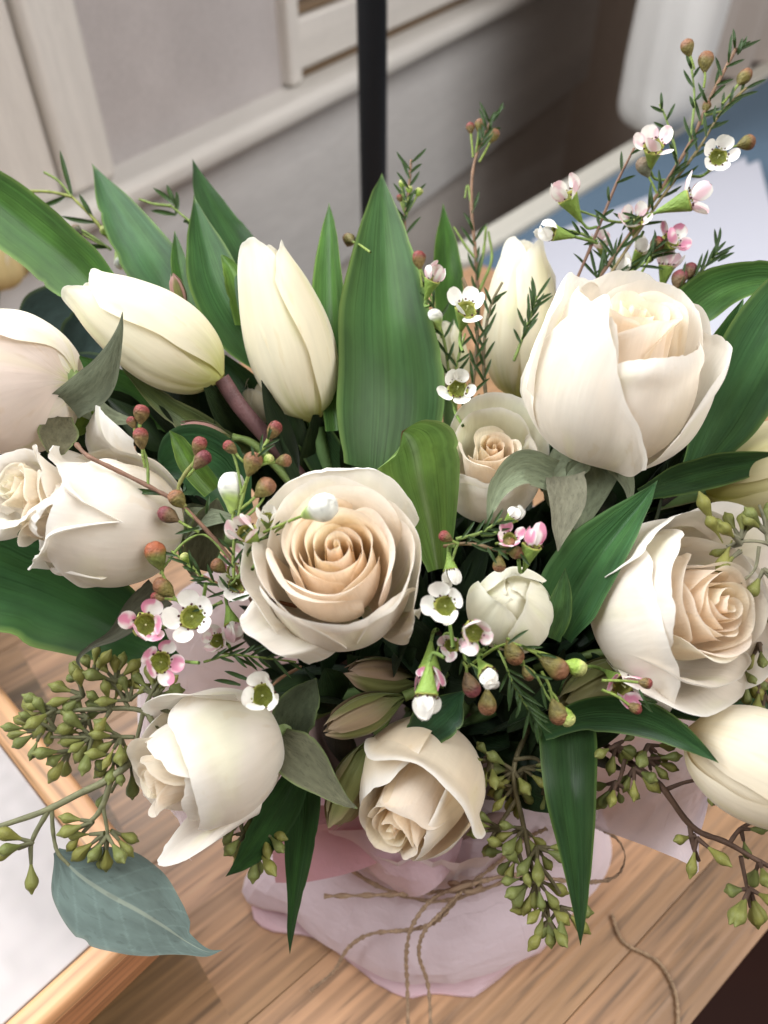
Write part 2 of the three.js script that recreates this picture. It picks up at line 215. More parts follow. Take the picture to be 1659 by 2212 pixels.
const waxCup = lathe([[0.1, -1.55], [0.2, -1.15], [0.34, -0.7], [0.5, -0.2], [0.55, 0.0], [0.5, 0.06], [0.42, -0.1], [0.2, -0.24], [0.0, -0.26]], 16, (b, a) => { const n = 1 + 0.2 * noise(a * 12, b * 6); return b < 0.5 ? [0.2 * n, 0.3 * n, 0.06 * n] : b < 0.72 ? [0.34 * n, 0.34 * n, 0.08 * n] : [0.15 * n, 0.17 * n, 0.02 * n]; }, { wob: 0.14 });
const dot = (r, p, c) => { const g = new THREE.SphereGeometry(r, 6, 5); g.translate(...p); const k = g.attributes.position.count, C = new Float32Array(k * 3); for (let i = 0; i < k; i++) C.set(c, i * 3); g.setAttribute('color', new THREE.BufferAttribute(C, 3)); return g; };
const stamens = mergeGeometries([...Array(18).keys()].map((i) => { const a = i * 0.349, r = i % 2 ? 0.5 : 0.44; return dot(i % 2 ? 0.058 : 0.045, [r * 1.08 * Math.cos(a), 0.14, r * 1.08 * Math.sin(a)], i % 2 ? [0.09, 0.02, 0.025] : [0.3, 0.32, 0.05]); }));
const pistil = lathe([[0.03, -0.1], [0.03, 0.15], [0.045, 0.24], [0.0, 0.26]], 6, () => [0.5, 0.52, 0.25]);
function blossom(g, x, y, d, axis, R, kind = 'w', open = 0, stalkTo) {
  const ax = way(...axis), p = at(x, y, d), b = new THREE.Group(); b.name = 'blossom'; b.position.copy(p.clone().sub(g.position)); b.quaternion.copy(pose(ax, rr(0, 72))); b.scale.setScalar(R * rr(0.9, 1.04) * PX * d); g.add(b);
  for (let i = 0; i < 5; i++) { const m = part('petal', waxPetals[kind][open][(i * 2 + Math.round(x)) % 3], M.wax, b); m.rotation.set(rr(-0.3, 0.3), i * 2 * Math.PI / 5 + rr(-0.16, 0.16), rr(-0.25, 0.45)); m.scale.set(rr(0.84, 1.1), rr(0.8, 1.4), rr(0.82, 1.14)); }
  part('cup', waxCup, M.bud, b); part('stamens', stamens, M.bud, b); part('pistil', pistil, M.stem, b);
  if (stalkTo) { const foot = p.clone().addScaledVector(ax, -1.5 * R * PX * d), e = at(...stalkTo, stalkTo.length > 2 ? undefined : d); world('stalk', tube([foot, foot.clone().addScaledVector(ax, -0.5 * R * PX * d).lerp(e, 0.25), e], [0.00055, 0.0006, 0.0006], { color: [0.16, 0.25, 0.05] }), M.stem, g); }
}
function needleGeo(x, y, d, ang, len, w = 3.4) {
  const a = rad(ang), e = [x + Math.cos(a) * len, y + Math.sin(a) * len], k = 0.05 * noise(x * 3.1, y), b = [Math.sin(a) * len * k, -Math.cos(a) * len * k], z = d - 0.004 * noise(x, y);
  return bladeGeo([[x, y, d, w * 0.5], [x + Math.cos(a) * len * 0.35 + b[0], y + Math.sin(a) * len * 0.35 + b[1], z, w], [x + Math.cos(a) * len * 0.75 + b[0], y + Math.sin(a) * len * 0.75 + b[1], z, w * 0.8], [...e, z, 0.6]], { nu: 4, nv: 8, fold: 0.5, color: [0.065, 0.13, 0.03], edge: [0.11, 0.18, 0.05], wav: 0 });
}
// a sprig of waxflower: stems [[x,y],...], buds [x, y, attach x, attach y, radius, kind], blossoms, needles [x, y, angle, length]
function sprig(label, d, o) {
  const first = o.stems[0][0], g = thing('waxflower_sprig', label, 'waxflower', at(first[0], first[1], first[2] ?? d), null), D = (p, i) => p[i] ?? d;
  o.stems.forEach((st, k) => { const r = (o.rad?.[k] ?? (k ? 3.4 : 5)) * PX * d; world('stem', tube(st.map((p) => at(p[0], p[1], D(p, 2))), [r, r * 0.85, r * 0.7], { color: o.wood?.[k] ?? (k ? [0.17, 0.24, 0.05] : [0.2, 0.11, 0.06]), rough: 0.22 }), M.stem, g); });
  for (const [x, y, tx, ty, r, kind, dd = d] of o.buds ?? []) {
    const p = at(x, y, dd), e = at(tx, ty, d), ax = p.clone().sub(e).normalize(), R = r * PX * dd, m = part('bud', budGeos[kind], kind === 'W' ? M.wax : M.bud, g);
    m.position.copy(p).sub(g.position); m.quaternion.copy(new THREE.Quaternion().setFromUnitVectors(V3(0, 1, 0), ax)); m.scale.set(R, R * rr(0.95, 1.12), R); m.rotateY(rnd() * 6);
    const foot = p.clone().addScaledVector(ax, -R * 1.35); world('stalk', tube([foot, foot.clone().lerp(e, 0.5).add(V3(0, 0, 0).addScaledVector(way(ax.x, 0.4, 0.6), 0.0008)), e], [0.0005, 0.00045, 0.0005], { color: [0.2, 0.27, 0.05] }), M.stem, g);
  }
  for (const b of o.blossoms ?? []) blossom(g, b[0], b[1], b[2] ?? d, b[3], b[4], b[5], b[6], b[7]);
  for (const [k, t0, t1, n, len] of o.spray ?? []) {
    const P = o.stems[k], c = new THREE.CatmullRomCurve3(P.map((p) => V3(p[0], p[1], D(p, 2) * 1000)), false, 'centripetal');
    for (let i = 0; i < n; i++) { const t = mix(t0, t1, (i + rr(0, 0.8)) / n), p = c.getPoint(t), g0 = c.getTangent(t), a = Math.atan2(g0.y, g0.x) * 180 / Math.PI; world('needle_leaf', needleGeo(p.x, p.y, p.z / 1000 - rr(0, 0.003), a + (i % 2 ? 1 : -1) * rr(12, 48), len * rr(0.65, 1.15)), M.leaf, g); }
  }
  for (const [x, y, ang, len, w] of o.needles ?? []) world('needle_leaf', needleGeo(x, y, d, ang, len, w), M.leaf, g);
  return g;
}
// seeded eucalyptus: umbels of pods
const podGeos = [0, 1, 2].map((v) => lathe([[0.1, -2.9], [0.17, -2.1], [0.28, -1.4], [0.66, -0.6], [0.98, 0.05], [0.9, 0.5], [0.45, 0.8 + v * 0.08], [0.12, 1.15 + v * 0.1], [0, 1.2 + v * 0.1]], 10, (b, a) => { const n = 1 + 0.2 * noise(a * 5, b * 5, v * 4), t = sm(0.55, 0.95, b) * 0.5; const y = v * 0.03; return [mix(0.135 + y, 0.2, t) * n, mix(0.155 + y * 0.6, 0.21, t) * n, mix(0.045, 0.065, t) * n]; }, { wob: 0.1 }));
function podAt(g, p, e, R) { const ax = p.clone().sub(e), L = ax.length(); ax.normalize(); const m = part('seed_pod', podGeos[Math.floor(rnd() * 3)], M.pod, g); m.position.copy(p).sub(g.position); m.quaternion.setFromUnitVectors(V3(0, 1, 0), ax); m.scale.set(R, Math.max(R * 0.85, Math.min(L / 2.7, R * 1.5)), R); m.rotateY(rnd() * 6); }
function gumSprig(label, d, o) {
  const f = o.stems[0][0], g = thing('eucalyptus_sprig', label, 'eucalyptus', at(f[0], f[1], f[2] ?? d), null), br = o.bark ?? [0.13, 0.13, 0.06];
  o.stems.forEach((st, k) => { const r = (o.rad?.[k] ?? (k ? 5 : 8)) * PX * d; world('stem', tube(st.map((p) => at(p[0], p[1], p[2] ?? d)), [r, r * 0.85, r * 0.65], { color: br, rough: 0.12, seg: 8 }), M.stem, g); });
  for (const [x, y, ang, spread, n, len, size, dd = d] of o.umbels ?? []) {
    const e = at(x, y, dd);
    for (let i = 0; i < n; i++) { const a = rad(ang + (n > 1 ? (i / (n - 1) - 0.5) * spread : 0) + rr(-12, 12)), l = len * rr(0.62, 1.0), p = at(x + Math.cos(a) * l, y + Math.sin(a) * l, dd + (rnd() - 0.5) * 0.014); podAt(g, p, e, size * rr(0.52, 0.84) * PX * dd); world('stalk', tube([e, e.clone().lerp(p, 0.5)], [0.0009, 0.0006], { color: br, n: 3 }), M.stem, g); }
  }
  for (const [x, y, tx, ty, size, dd = d] of o.pods ?? []) podAt(g, at(x, y, dd), at(tx, ty, d), size * 0.85 * PX * dd);
  return g;
}

// ---------------------------------------------------------------- the setting: floor, wall with window, bench, table
const std = (o) => phys({ roughness: 0.8, ...o });
const mWhitePaint = std({ color: col(0.84, 0.82, 0.79), map: T.wall, bumpMap: T.grit, bumpScale: 0.0004, roughness: 0.4 });
const mCreamPaint = std({ color: col(0.80, 0.77, 0.735), map: T.wall, bumpMap: T.grit, bumpScale: 0.0004, roughness: 0.6 });
const mWall = std({ color: col(0.77, 0.76, 0.765), map: T.wall, bumpMap: T.grit, bumpScale: 0.0005 });
const mSkirting = std({ color: col(0.74, 0.69, 0.66), map: T.wall });
const mPanel = std({ color: col(0.58, 0.545, 0.55), map: T.wall, roughness: 0.6 });
const mDirt = std({ color: col(0.22, 0.15, 0.09), map: T.wall });
const bx = (w, h, d, r = 0.003) => new RoundedBoxGeometry(w, h, d, 2, Math.min(r, w / 2.1, h / 2.1, d / 2.1));
const frame3 = (u, n, o) => new THREE.Matrix4().makeBasis(u, V3(0, 1, 0), n).setPosition(o);
const WM = frame3(WU, WN, WO);
const wallBox = (s0, s1, y0, y1, n0, n1, r) => bx(s1 - s0, y1 - y0, n1 - n0, r).translate((s0 + s1) / 2, (y0 + y1) / 2, (n0 + n1) / 2).applyMatrix4(WM);
const fl = new THREE.PlaneGeometry(8, 8, 1, 1).rotateX(-Math.PI / 2).translate(0.5, -0.75, -1);
tag(part('floor', fl, std({ color: col(0.045, 0.014, 0.009), map: T.wood, roughness: 0.6, specularIntensity: 0.4 }), scene), null, null, null, 'structure');
{
  const yLow = wallAt(773, 162)[1], yUp = wallAt(773, 112)[1], sL = wallAt(168, 200)[0], sM = wallAt(603, 150)[0], sEnd = wallAt(1250, 213)[0], yB = wallAt(1080, 300)[1];
  const wall = new THREE.Group(); wall.name = 'wall'; tag(wall, null, null, null, 'structure'); scene.add(wall);
  part('wall_face', wallBox(-1.6, sEnd, yB, yLow - 0.004, -0.06, 0.012), mWall, wall);
  part('skirting', wallBox(-1.6, sEnd - 0.01, -0.75, yB - 0.002, -0.08, -0.008), mSkirting, wall);
  part('wall_return', wallBox(sEnd + 0.002, 2.4, -0.75, 1.7, -0.14, -0.05), std({ color: col(0.62, 0.55, 0.50), map: T.wall }), wall);
  part('wall_head', wallBox(-1.6, sEnd, 1.62, 2.2, -0.06, 0.012), mWall, wall);
  part('wall_pier', wallBox(-2.2, -1.602, -0.75, 2.2, -0.06, 0.012), mWall, wall);
  const win = thing('window', 'old cream painted window with white stiles and a frosted pane behind the bouquet', 'window', onWall(0, yLow, 0));
  world('sill', wallBox(-1.6, sEnd, yLow, yUp, -0.02, 0.045, 0.012), mWhitePaint, win);
  world('frosted_panel', wallBox(sL - 0.01, sM + 0.01, yUp - 0.001, 0.48, -0.03, 0.002, 0.001), mPanel, win);
  world('stile', wallBox(sL - 0.055, sL, yUp + 0.001, 1.6, -0.01, 0.028, 0.008), mWhitePaint, win);
  world('stile', wallBox(sL - 0.13, sL - 0.057, yUp + 0.002, 1.6, -0.02, 0.02, 0.006), mCreamPaint, win);
  world('stile', wallBox(sM, sM + 0.022, yUp + 0.002, 1.6, -0.01, 0.018, 0.005), mCreamPaint, win);
  const yR1 = wallAt(30, 305)[1], yR2 = wallAt(640, 33)[1];
  world('rail', wallBox(-1.6, sL - 0.132, yUp + 0.002, yR1, -0.02, 0.016, 0.005), mCreamPaint, win);
  world('rail', wallBox(sM + 0.024, sEnd, yUp + 0.012, yR2, -0.02, 0.012, 0.005), mCreamPaint, win);
  world('putty', wallBox(sM + 0.024, sEnd, yR2 + 0.001, yR2 + 0.008, -0.02, 0.006, 0.002), mDirt, win);
  world('putty', wallBox(sM + 0.024, sEnd, yUp + 0.001, yUp + 0.010, -0.02, 0.004, 0.002), mDirt, win);
  world('putty', wallBox(sL - 0.138, sL - 0.131, yR1 + 0.002, 0.48, -0.02, 0.012, 0.002), mDirt, win);
  world('pane', wallBox(sM + 0.024, sEnd, yR2 + 0.01, 0.48, -0.03, -0.01, 0.002), mPanel, win);
  world('pane', wallBox(-1.6, sL - 0.14, yR1 + 0.003, 0.48, -0.03, -0.008, 0.002), mCreamPaint, win);
  world('top_rail', wallBox(-1.6, sEnd, 0.482, 0.51, -0.03, 0.03, 0.006), mWhitePaint, win);
  world('window_glow', new THREE.PlaneGeometry(1.5, 1.08).applyMatrix4(new THREE.Matrix4().makeBasis(WU, V3(0, 1, 0), WN).setPosition(onWall(-0.72, 1.06, -0.02))), phys({ color: 0x000000, emissive: col(0.9, 0.95, 1), emissiveIntensity: 1.5 }), win);
  // panel and frame of the second light, unseen, placed high right to brighten wall and roses
  { const c = V3(1.05, 1.6, 0.1), e = V3(0, 0.1, -0.8), q = new THREE.Matrix4().lookAt(e, c, V3(0, 1, 0)).setPosition(c.clone().addScaledVector(e.clone().sub(c).normalize(), -0.03));
    part('unseen_light_panel', new THREE.PlaneGeometry(1.2, 1.2).applyMatrix4(q), phys({ color: 0x000000, emissive: col(0.95, 0.97, 1), emissiveIntensity: 1.5 }), wall);
    for (const [w, h, x, y] of [[1.4, 0.1, 0, 0.65], [1.4, 0.1, 0, -0.65], [0.1, 1.2, -0.65, 0], [0.1, 1.2, 0.65, 0]]) part('unseen_light_frame', bx(w, h, 0.06).translate(x, y, -0.005).applyMatrix4(q), mWhitePaint, wall); }
  const pole = thing('lamp_pole', 'slim black metal pole standing upright behind the tulip leaves', 'pole', V3(-0.0085, -0.75, -0.63));
  world('tube', new THREE.CylinderGeometry(0.0108, 0.0108, 2.1, 24).translate(-0.0085, 0.3, -0.63), phys({ color: col(0.008, 0.009, 0.011), roughness: 0.5, specularIntensity: 0.35 }), pole);
  world('base', new THREE.CylinderGeometry(0.12, 0.13, 0.02, 40).translate(-0.0085, -0.739, -0.63), phys({ color: col(0.008, 0.009, 0.011), roughness: 0.5, specularIntensity: 0.35 }), pole);
}
{ // bench with a blue cushion, curtain and paper
  const p0 = onPlane(1050, 500, 0), BU = onPlane(1400, 290, 0).sub(p0).normalize(), BN = V3(-BU.z, 0, BU.x), BM = frame3(BU, BN, p0);
  const bBox = (s0, s1, y0, y1, n0, n1, r) => bx(s1 - s0, y1 - y0, n1 - n0, r).translate((s0 + s1) / 2, (y0 + y1) / 2, (n0 + n1) / 2).applyMatrix4(BM);
  const bench = thing('bench', 'bench with a blue fabric top and white front edge under the paper', 'bench', p0.clone().setY(-0.75));
  world('cushion', bBox(-0.075, 1.5, -0.09, 0, 0.03, 0.75, 0.006), phys({ color: col(0.075, 0.125, 0.185), bumpMap: T.cloth, bumpScale: 0.0012, roughness: 0.95, sheen: 0.3, sheenColor: col(0.6, 0.75, 0.9) }), bench);
  world('edge_board', bBox(-0.08, 1.5, -0.12, 0.004, -0.004, 0.028, 0.004), std({ color: col(0.66, 0.64, 0.58), map: T.wall, roughness: 0.5 }), bench);
  world('carcass', bBox(-0.07, 1.45, -0.749, -0.122, 0.02, 0.7, 0.004), std({ color: col(0.4, 0.36, 0.33), map: T.wall }), bench);
  const c = onPlane(1412, 282, 0.012), bol = thing('curtain', 'white rounded curtain bundle hanging at the upper right above the blue bench', 'curtain', c);
  const cl1 = lathe([[0, 0], [0.028, 0.004], [0.047, 0.022], [0.052, 0.07], [0.053, 0.3], [0.052, 0.9], [0.05, 1.5]].map(([r, y]) => [r, y]), 40, () => [0.72, 0.70, 0.67], { wob: 0.16 }); cl1.translate(c.x, c.y, c.z);
  world('bundle', cl1, phys({ vertexColors: true, bumpMap: T.paper, bumpScale: 0.002, roughness: 0.7, transmission: 0.15 }), bol);
  const a0 = onPlane(1425, 268, 0.006), a1 = onPlane(1800, 85, 0.006), dir = a1.clone().sub(a0), L = dir.length(); dir.normalize(); const nn = V3(-dir.z, 0, dir.x);
  const sheet = grid(120, 20, (a, b) => { const s = a * L * 1.2, w = 0.016 * Math.sin(s * 46 + 0.6 * noise(b * 3, s * 3)) + 0.008 * Math.sin(s * 111 + 1); const p = a0.clone().addScaledVector(dir, s).addScaledVector(nn, w - 0.03).setY(0.006 + b * 1.5); return { p: p.toArray(), c: [0.46, 0.40, 0.36], uv: [s * 4, b * 4] }; });
  single('curtain', sheet, phys({ vertexColors: true, bumpMap: T.cloth, bumpScale: 0.0006, roughness: 0.95 }), a0, 'beige grey pleated curtain behind the white bundle at the upper right', 'curtain');
  const sheetOf = (c4, h, bend) => grid(14, 14, (a, b) => { const P = c4.map(([x, y]) => onPlane(x, y, h)), q = P[0].clone().lerp(P[1], a).lerp(P[3].clone().lerp(P[2], a), b); q.y += bend * (0.25 * noise(a * 2 + h * 900, b * 2) + Math.pow(a, 4) * 0.8 + 0.3 * (1 - b) * (1 - b)); return { p: q.toArray() }; });
  const mp = phys({ color: col(0.46, 0.465, 0.53), roughness: 0.85, bumpMap: T.grit, bumpScale: 0.0001 });
  single('paper_sheet', sheetOf([[1150, 520], [1607, 347], [1700, 700], [1220, 820]], 0.004, 0.004), mp, onPlane(1400, 500, 0.004), 'lower white paper sheet on the blue bench, its corner showing behind the top sheet', 'paper');
  single('paper_sheet', sheetOf([[1150, 532], [1636, 357], [1730, 720], [1210, 850]], 0.007, 0.006), mp, onPlane(1400, 520, 0.007), 'top white paper sheet lying over another on the blue bench', 'paper');
}
const TU = V3(Math.sin(rad(51)), 0, -Math.cos(rad(51))), TV = V3(-TU.z, 0, TU.x);
{
  const e0 = onPlane(1580, 2105, 0).dot(TV), b0 = onPlane(1430, 1979, 0).dot(TV), table = thing('table', 'light oak plank table under the bouquet', 'table', V3(TV.x * (e0 - 0.25), -0.75, TV.z * (e0 - 0.25)));
  const TM = frame3(TU, TV, V3(0, 0, 0)), cuts = [e0, b0]; while (cuts[cuts.length - 1] > -0.5) cuts.push(cuts[cuts.length - 1] - 0.088);
  const woods = [[1, 0.98, 0.97], [0.86, 0.82, 0.80], [1.05, 1.0, 0.95], [0.94, 0.9, 0.86]].map((c, i) => { const m = T.wood.clone(), k = T.woodBump.clone(); for (const t of [m, k]) { t.repeat.set(2.2, 3.2); t.offset.set(i * 0.31, i * 0.23); t.needsUpdate = true; } return std({ color: col(...c.map((x, k) => x * [0.57, 0.475, 0.375][k])), map: m, bumpMap: k, bumpScale: 0.0005, roughness: 0.5, clearcoat: 0.25, clearcoatRoughness: 0.3 }); });
  for (let i = 0; i + 1 < cuts.length; i++) { const w = cuts[i] - cuts[i + 1] - 0.0002, g = bx(1.15, 0.024, w, 0.0005); const P = g.attributes.position, U = g.attributes.uv; for (let k = 0; k < P.count; k++) U.setXY(k, P.getX(k), P.getZ(k) + P.getY(k)); g.translate(0.0, -0.012, (cuts[i] + cuts[i + 1]) / 2).applyMatrix4(TM); world('plank', g, woods[i === 0 ? 1 : (i * 2 + 1) % 4 === 1 ? 0 : i % 2 ? 0 : 2], table); }
  for (const [s, t] of [[-0.5, e0 - 0.06], [0.5, e0 - 0.06], [-0.5, -0.45], [0.5, -0.45]]) world('leg', bx(0.05, 0.72, 0.05, 0.004).translate(s, -0.387, t).applyMatrix4(TM), woods[1], table);
  // tray at the lower left
  const A = onPlane(412, 2010, 0.036), RU = V3(Math.sin(rad(43.5)), 0, -Math.cos(rad(43.5))), RN = V3(-RU.z, 0, RU.x), RM = frame3(RU, RN, A), rB = (s0, s1, y0, y1, n0, n1, r) => { const g = bx(s1 - s0, y1 - y0, n1 - n0, r), P = g.attributes.position, U = g.attributes.uv, along = s1 - s0 > n1 - n0; for (let k = 0; k < P.count; k++) U.setXY(k, along ? P.getX(k) : P.getZ(k), (along ? P.getZ(k) : P.getX(k)) + P.getY(k)); return g.translate((s0 + s1) / 2, (y0 + y1) / 2, (n0 + n1) / 2).applyMatrix4(RM); };
  const tray = thing('tray', 'wooden framed tray with a white base at the lower left on the table', 'tray', A.clone().setY(0)), mr = T.wood.clone(); mr.repeat.set(2, 3); mr.needsUpdate = true;
  const pine = std({ color: col(0.78, 0.6, 0.41), map: mr, roughness: 0.45 }), pineShaded = std({ color: col(0.55, 0.36, 0.23), map: mr, roughness: 0.5 });  // side boards get a darker pine: their shade is put into the colour
  world('rail', rB(-0.5, 0, 0.026, 0.036, -0.011, 0, 0.003), pine, tray); world('rail', rB(-0.015, 0, 0.0262, 0.0358, -0.5, -0.0115, 0.003), pine, tray);
  world('side_board', rB(-0.5, -0.001, 0.001, 0.0258, -0.009, -0.001, 0.001), pineShaded, tray); world('side_board', rB(-0.010, -0.002, 0.001, 0.0258, -0.5, -0.0095, 0.001), pineShaded, tray);
  world('base', rB(-0.5, -0.0152, 0.026, 0.0335, -0.5, -0.0115, 0.001), std({ color: col(0.58, 0.535, 0.535), map: T.wall, roughness: 0.6 }), tray);
  const sc = new THREE.CylinderGeometry(0.003, 0.003, 0.002, 16).rotateX(Math.PI / 2).translate(-0.062, 0.014, -0.0006).applyMatrix4(RM); world('screw', sc, phys({ color: col(0.25, 0.24, 0.25), metalness: 0.8, roughness: 0.4 }), tray);
}
// ---------------------------------------------------------------- the wrapped pot
{
  const pot = thing('wrapped_pot', 'pot wrapped in pale lavender and pink tissue paper under the flowers', 'flower pot', VASE);
  const paper = (c, tr = 0.45) => phys({ color: col(...c), roughness: 0.8, transmission: tr, bumpMap: T.paper, bumpScale: 0.0005 });
  const mLav = paper([0.93, 0.82, 0.87]), mPink = paper([0.74, 0.42, 0.48]), mPale = paper([0.9, 0.68, 0.75]);
  const crease = (x, y, z) => (1 - 2 * Math.abs(noise(x, y, z))) * 0.5;
  const skirt = (prof, amp, sd, t0 = 0, t1 = 360, bumps = []) => { const f = curve(prof); return toCreasedNormals(grid(120, 11, (a, b) => { const th = rad(mix(t0, t1, a)); let [r, y] = f(b); const c = Math.cos(th), s = Math.sin(th); r *= 1 + 0.06 * crease(c * 6 + sd, s * 6, 4.4) * sm(0.25, 0.6, b) + amp * (crease(c * 2.4 + sd, s * 2.4, b * 0.9) + 0.35 * crease(c * 5 + sd, s * 5, b * 2.0)); y += 0.004 * noise(c * 2 + sd, s * 2, b * 3) * sm(0, 0.2, b); for (const [ba, bw, br, by] of bumps) { const d = Math.atan2(Math.sin(th - rad(ba)), Math.cos(th - rad(ba))) / rad(bw), k = Math.exp(-d * d); r += br * k * (by < 0 ? b * b : 1 - sm(0.1, 0.6, b)); } return { p: [VASE.x + r * c, Math.max(0.0012, y), VASE.z + r * s], uv: [a * 6, b * 2] }; }), 0.3); };
  world('outer_tissue', skirt([[0.079, 0.003], [0.083, 0.014], [0.073, 0.034], [0.058, 0.05], [0.057, 0.066], [0.062, 0.095]], 0.06, 3, 0, 360, [[152, 9, 0.020, 1], [20, 16, 0.012, 1]]), mLav, pot);
  world('inner_tissue', skirt([[0.081, 0.0018], [0.08, 0.005], [0.06, 0.02], [0.05, 0.04]], 0.07, 9, 0, 360, [[148, 10, 0.018, 1], [90, 30, 0.005, 1]]), mPale, pot);
  world('collar', skirt([[0.056, 0.066], [0.066, 0.09], [0.088, 0.112], [0.107, 0.125], [0.110, 0.125], [0.110, 0.118]], 0.05, 5, 142, 402, [[188, 24, 0.018, -1], [2, 16, 0.012, -1]]), mLav, pot);
  const patch = (c4, bulge, sd) => toCreasedNormals(grid(26, 18, (a, b) => { const P = c4.map((p) => at(...p)), q = P[0].clone().lerp(P[1], a).lerp(P[3].clone().lerp(P[2], a), b); q.addScaledVector(way(0, 0, 1), bulge * Math.sin(a * 3.1) * (0.4 + b) + 0.004 * crease(a * 2.2 + sd, b * 2.2, sd)); return { p: q.toArray(), uv: [a, b] }; }), 0.3);
  world('tissue_flap', patch([[575, 1755, 0.300], [800, 1720, 0.296], [900, 1830, 0.306], [596, 1905, 0.322]], 0.006, 2), mPink, pot, 'darker pink folded flap');
  world('tissue_flap', patch([[700, 1790, 0.301], [1015, 1770, 0.296], [985, 1850, 0.312], [868, 1938, 0.324]], 0.009, 7), mPale, pot, 'pale pink pointed flap');
  world('tissue_flap', patch([[960, 1720, 0.300], [1290, 1740, 0.298], [1275, 1850, 0.318], [960, 1885, 0.323]], 0.006, 5), mLav, pot);
  world('pot_wall', lathe([[0.0, 0.002], [0.05, 0.002], [0.052, 0.02], [0.05, 0.075], [0.056, 0.105], [0.052, 0.105], [0.046, 0.09], [0, 0.088]].map(([r, y]) => [r, y]), 36).translate(VASE.x, 0, VASE.z), std({ color: col(0.3, 0.2, 0.18) }), pot);
  // twine
  const tw = thing('twine_bow', 'brown jute twine tied in a loose bow around the tissue', 'twine', at(1000, 1915, 0.318));
  const mt = phys({ vertexColors: true, bumpMap: T.grit, bumpScale: 0.0006, roughness: 0.95 }), tn = { color: [0.42, 0.29, 0.19], seg: 10, rough: 0.35 }, R1 = 0.00078;
  const ring = []; for (let i = 0; i <= 40; i++) { const a = i / 40 * 2 * Math.PI; ring.push(V3(VASE.x + 0.0632 * Math.cos(a), 0.055 + 0.003 * noise(i * 0.5, 1), VASE.z + 0.0632 * Math.sin(a))); }
  const ropes = [[0.322, [700, 1936], [860, 1932], [930, 1928], [1000, 1915], [1080, 1860, 0.313], [1130, 1815, 0.306], [1180, 1790, 0.30]], [0.318, [1000, 1915], [1090, 1893], [1160, 1895, 0.315], [1269, 1906, 0.32], [1330, 1893], [1350, 1855], [1335, 1815], [1297, 1790, 0.32], [1270, 1775, 0.325]], [0.318, [1000, 1915], [940, 1938], [893, 1995], [878, 2060, 0.325], [880, 2130, 0.335], [882, 2250, 0.338]], [0.317, [1004, 1918], [960, 1965], [918, 2010], [905, 2060, 0.324], [925, 2130, 0.334], [932, 2250, 0.337]], [0.318, [1000, 1920], [950, 1985], [900, 2006, 0.322], [800, 2018, 0.328], [755, 2045, 0.333], [720, 2100, 0.341], [672, 2140, 0.349]]];
  world('knot', new THREE.TorusKnotGeometry(0.0028, 0.0011, 60, 7, 2, 3).scale(1.5, 1, 1).applyQuaternion(pose(way(0, 0.3, 1))).translate(...at(1002, 1916, 0.316)).setAttribute('color', new THREE.Float32BufferAttribute(new Array(61 * 8 * 3).fill(0).map((_, i) => tn.color[i % 3]), 3)), mt, tw);
  world('loop', tube(ring, [R1], { ...tn, n: 260, twist: 220 }), mt, tw);
  for (const [d, ...p] of ropes) world('strand', tube(p.map((q) => at(q[0], q[1], (q[2] ?? d) - 0.004)), [R1, R1 * 0.9], { ...tn, n: 150, twist: 130 }), mt, tw);
  const p0 = [[1322, 1975], [1345, 2032], [1422, 2078], [1458, 2140], [1466, 2230]].map(([x, y]) => onPlane(x, y, 0.0016));
  single('twine_end', tube(p0, [0.0007], { ...tn, color: [0.42, 0.29, 0.18], n: 120, twist: 110 }), mt, p0[0].clone(), 'pale loose twine end curling on the table at the lower right', 'twine');
}
// ---------------------------------------------------------------- roses
rose('large open ivory rose facing the viewer in the middle, its peach spiral showing', [737, 1240, 0.247], [-0.03, 0.45, 0.89], 0.0238, { k: 1, H: 2.05, hc: 0.99, ho: 0.96, rMax: 0.76, inner: 16, inLip: 0.05,
  outer: [
    { phi: 255, W: 66, r: 0.9, h: 0.98, top: 0.86, lip: 0.12 }, { phi: 20, W: 60, r: 0.92, h: 0.96, top: 0.84, lip: 0.1 }, { phi: 150, W: 62, r: 0.93, h: 0.96, top: 0.88, lip: 0.14 },
    { phi: 95, W: 76, r: 1.0, h: 0.91, top: 0.9, lip: 0.08, lipA: 2.0, drop: 0.1, dp: 3.5 }, { phi: 262, W: 66, r: 1.0, h: 0.97, top: 1.02, lip: 0.22, lipA: 2.0, lipS: 0.66, drop: 0.14, wav: 0.11, fr: 0.03 },
    { phi: 176, W: 48, r: 1.03, h: 0.86, top: 1.04, lip: 0.16, lipS: 0.7, drop: 0.25 }, { phi: 140, W: 46, r: 1.04, h: 0.82, top: 1.26, lip: 0.2, lipS: 0.6, drop: 0.3, dp: 2.4, cnr: 0.3, nar: 0.5, wav: 0.08 },
    { phi: -8, W: 56, r: 1.02, h: 0.9, top: 0.96, lip: 0.06, flR: 0.16, drop: 0.2 }, { phi: 40, W: 15, r: 1.06, h: 0.84, top: 1.12, lip: 0.16, lipS: 0.55, drop: 0.3, dp: 2, base: 0.8, nar: 0.5 }] });
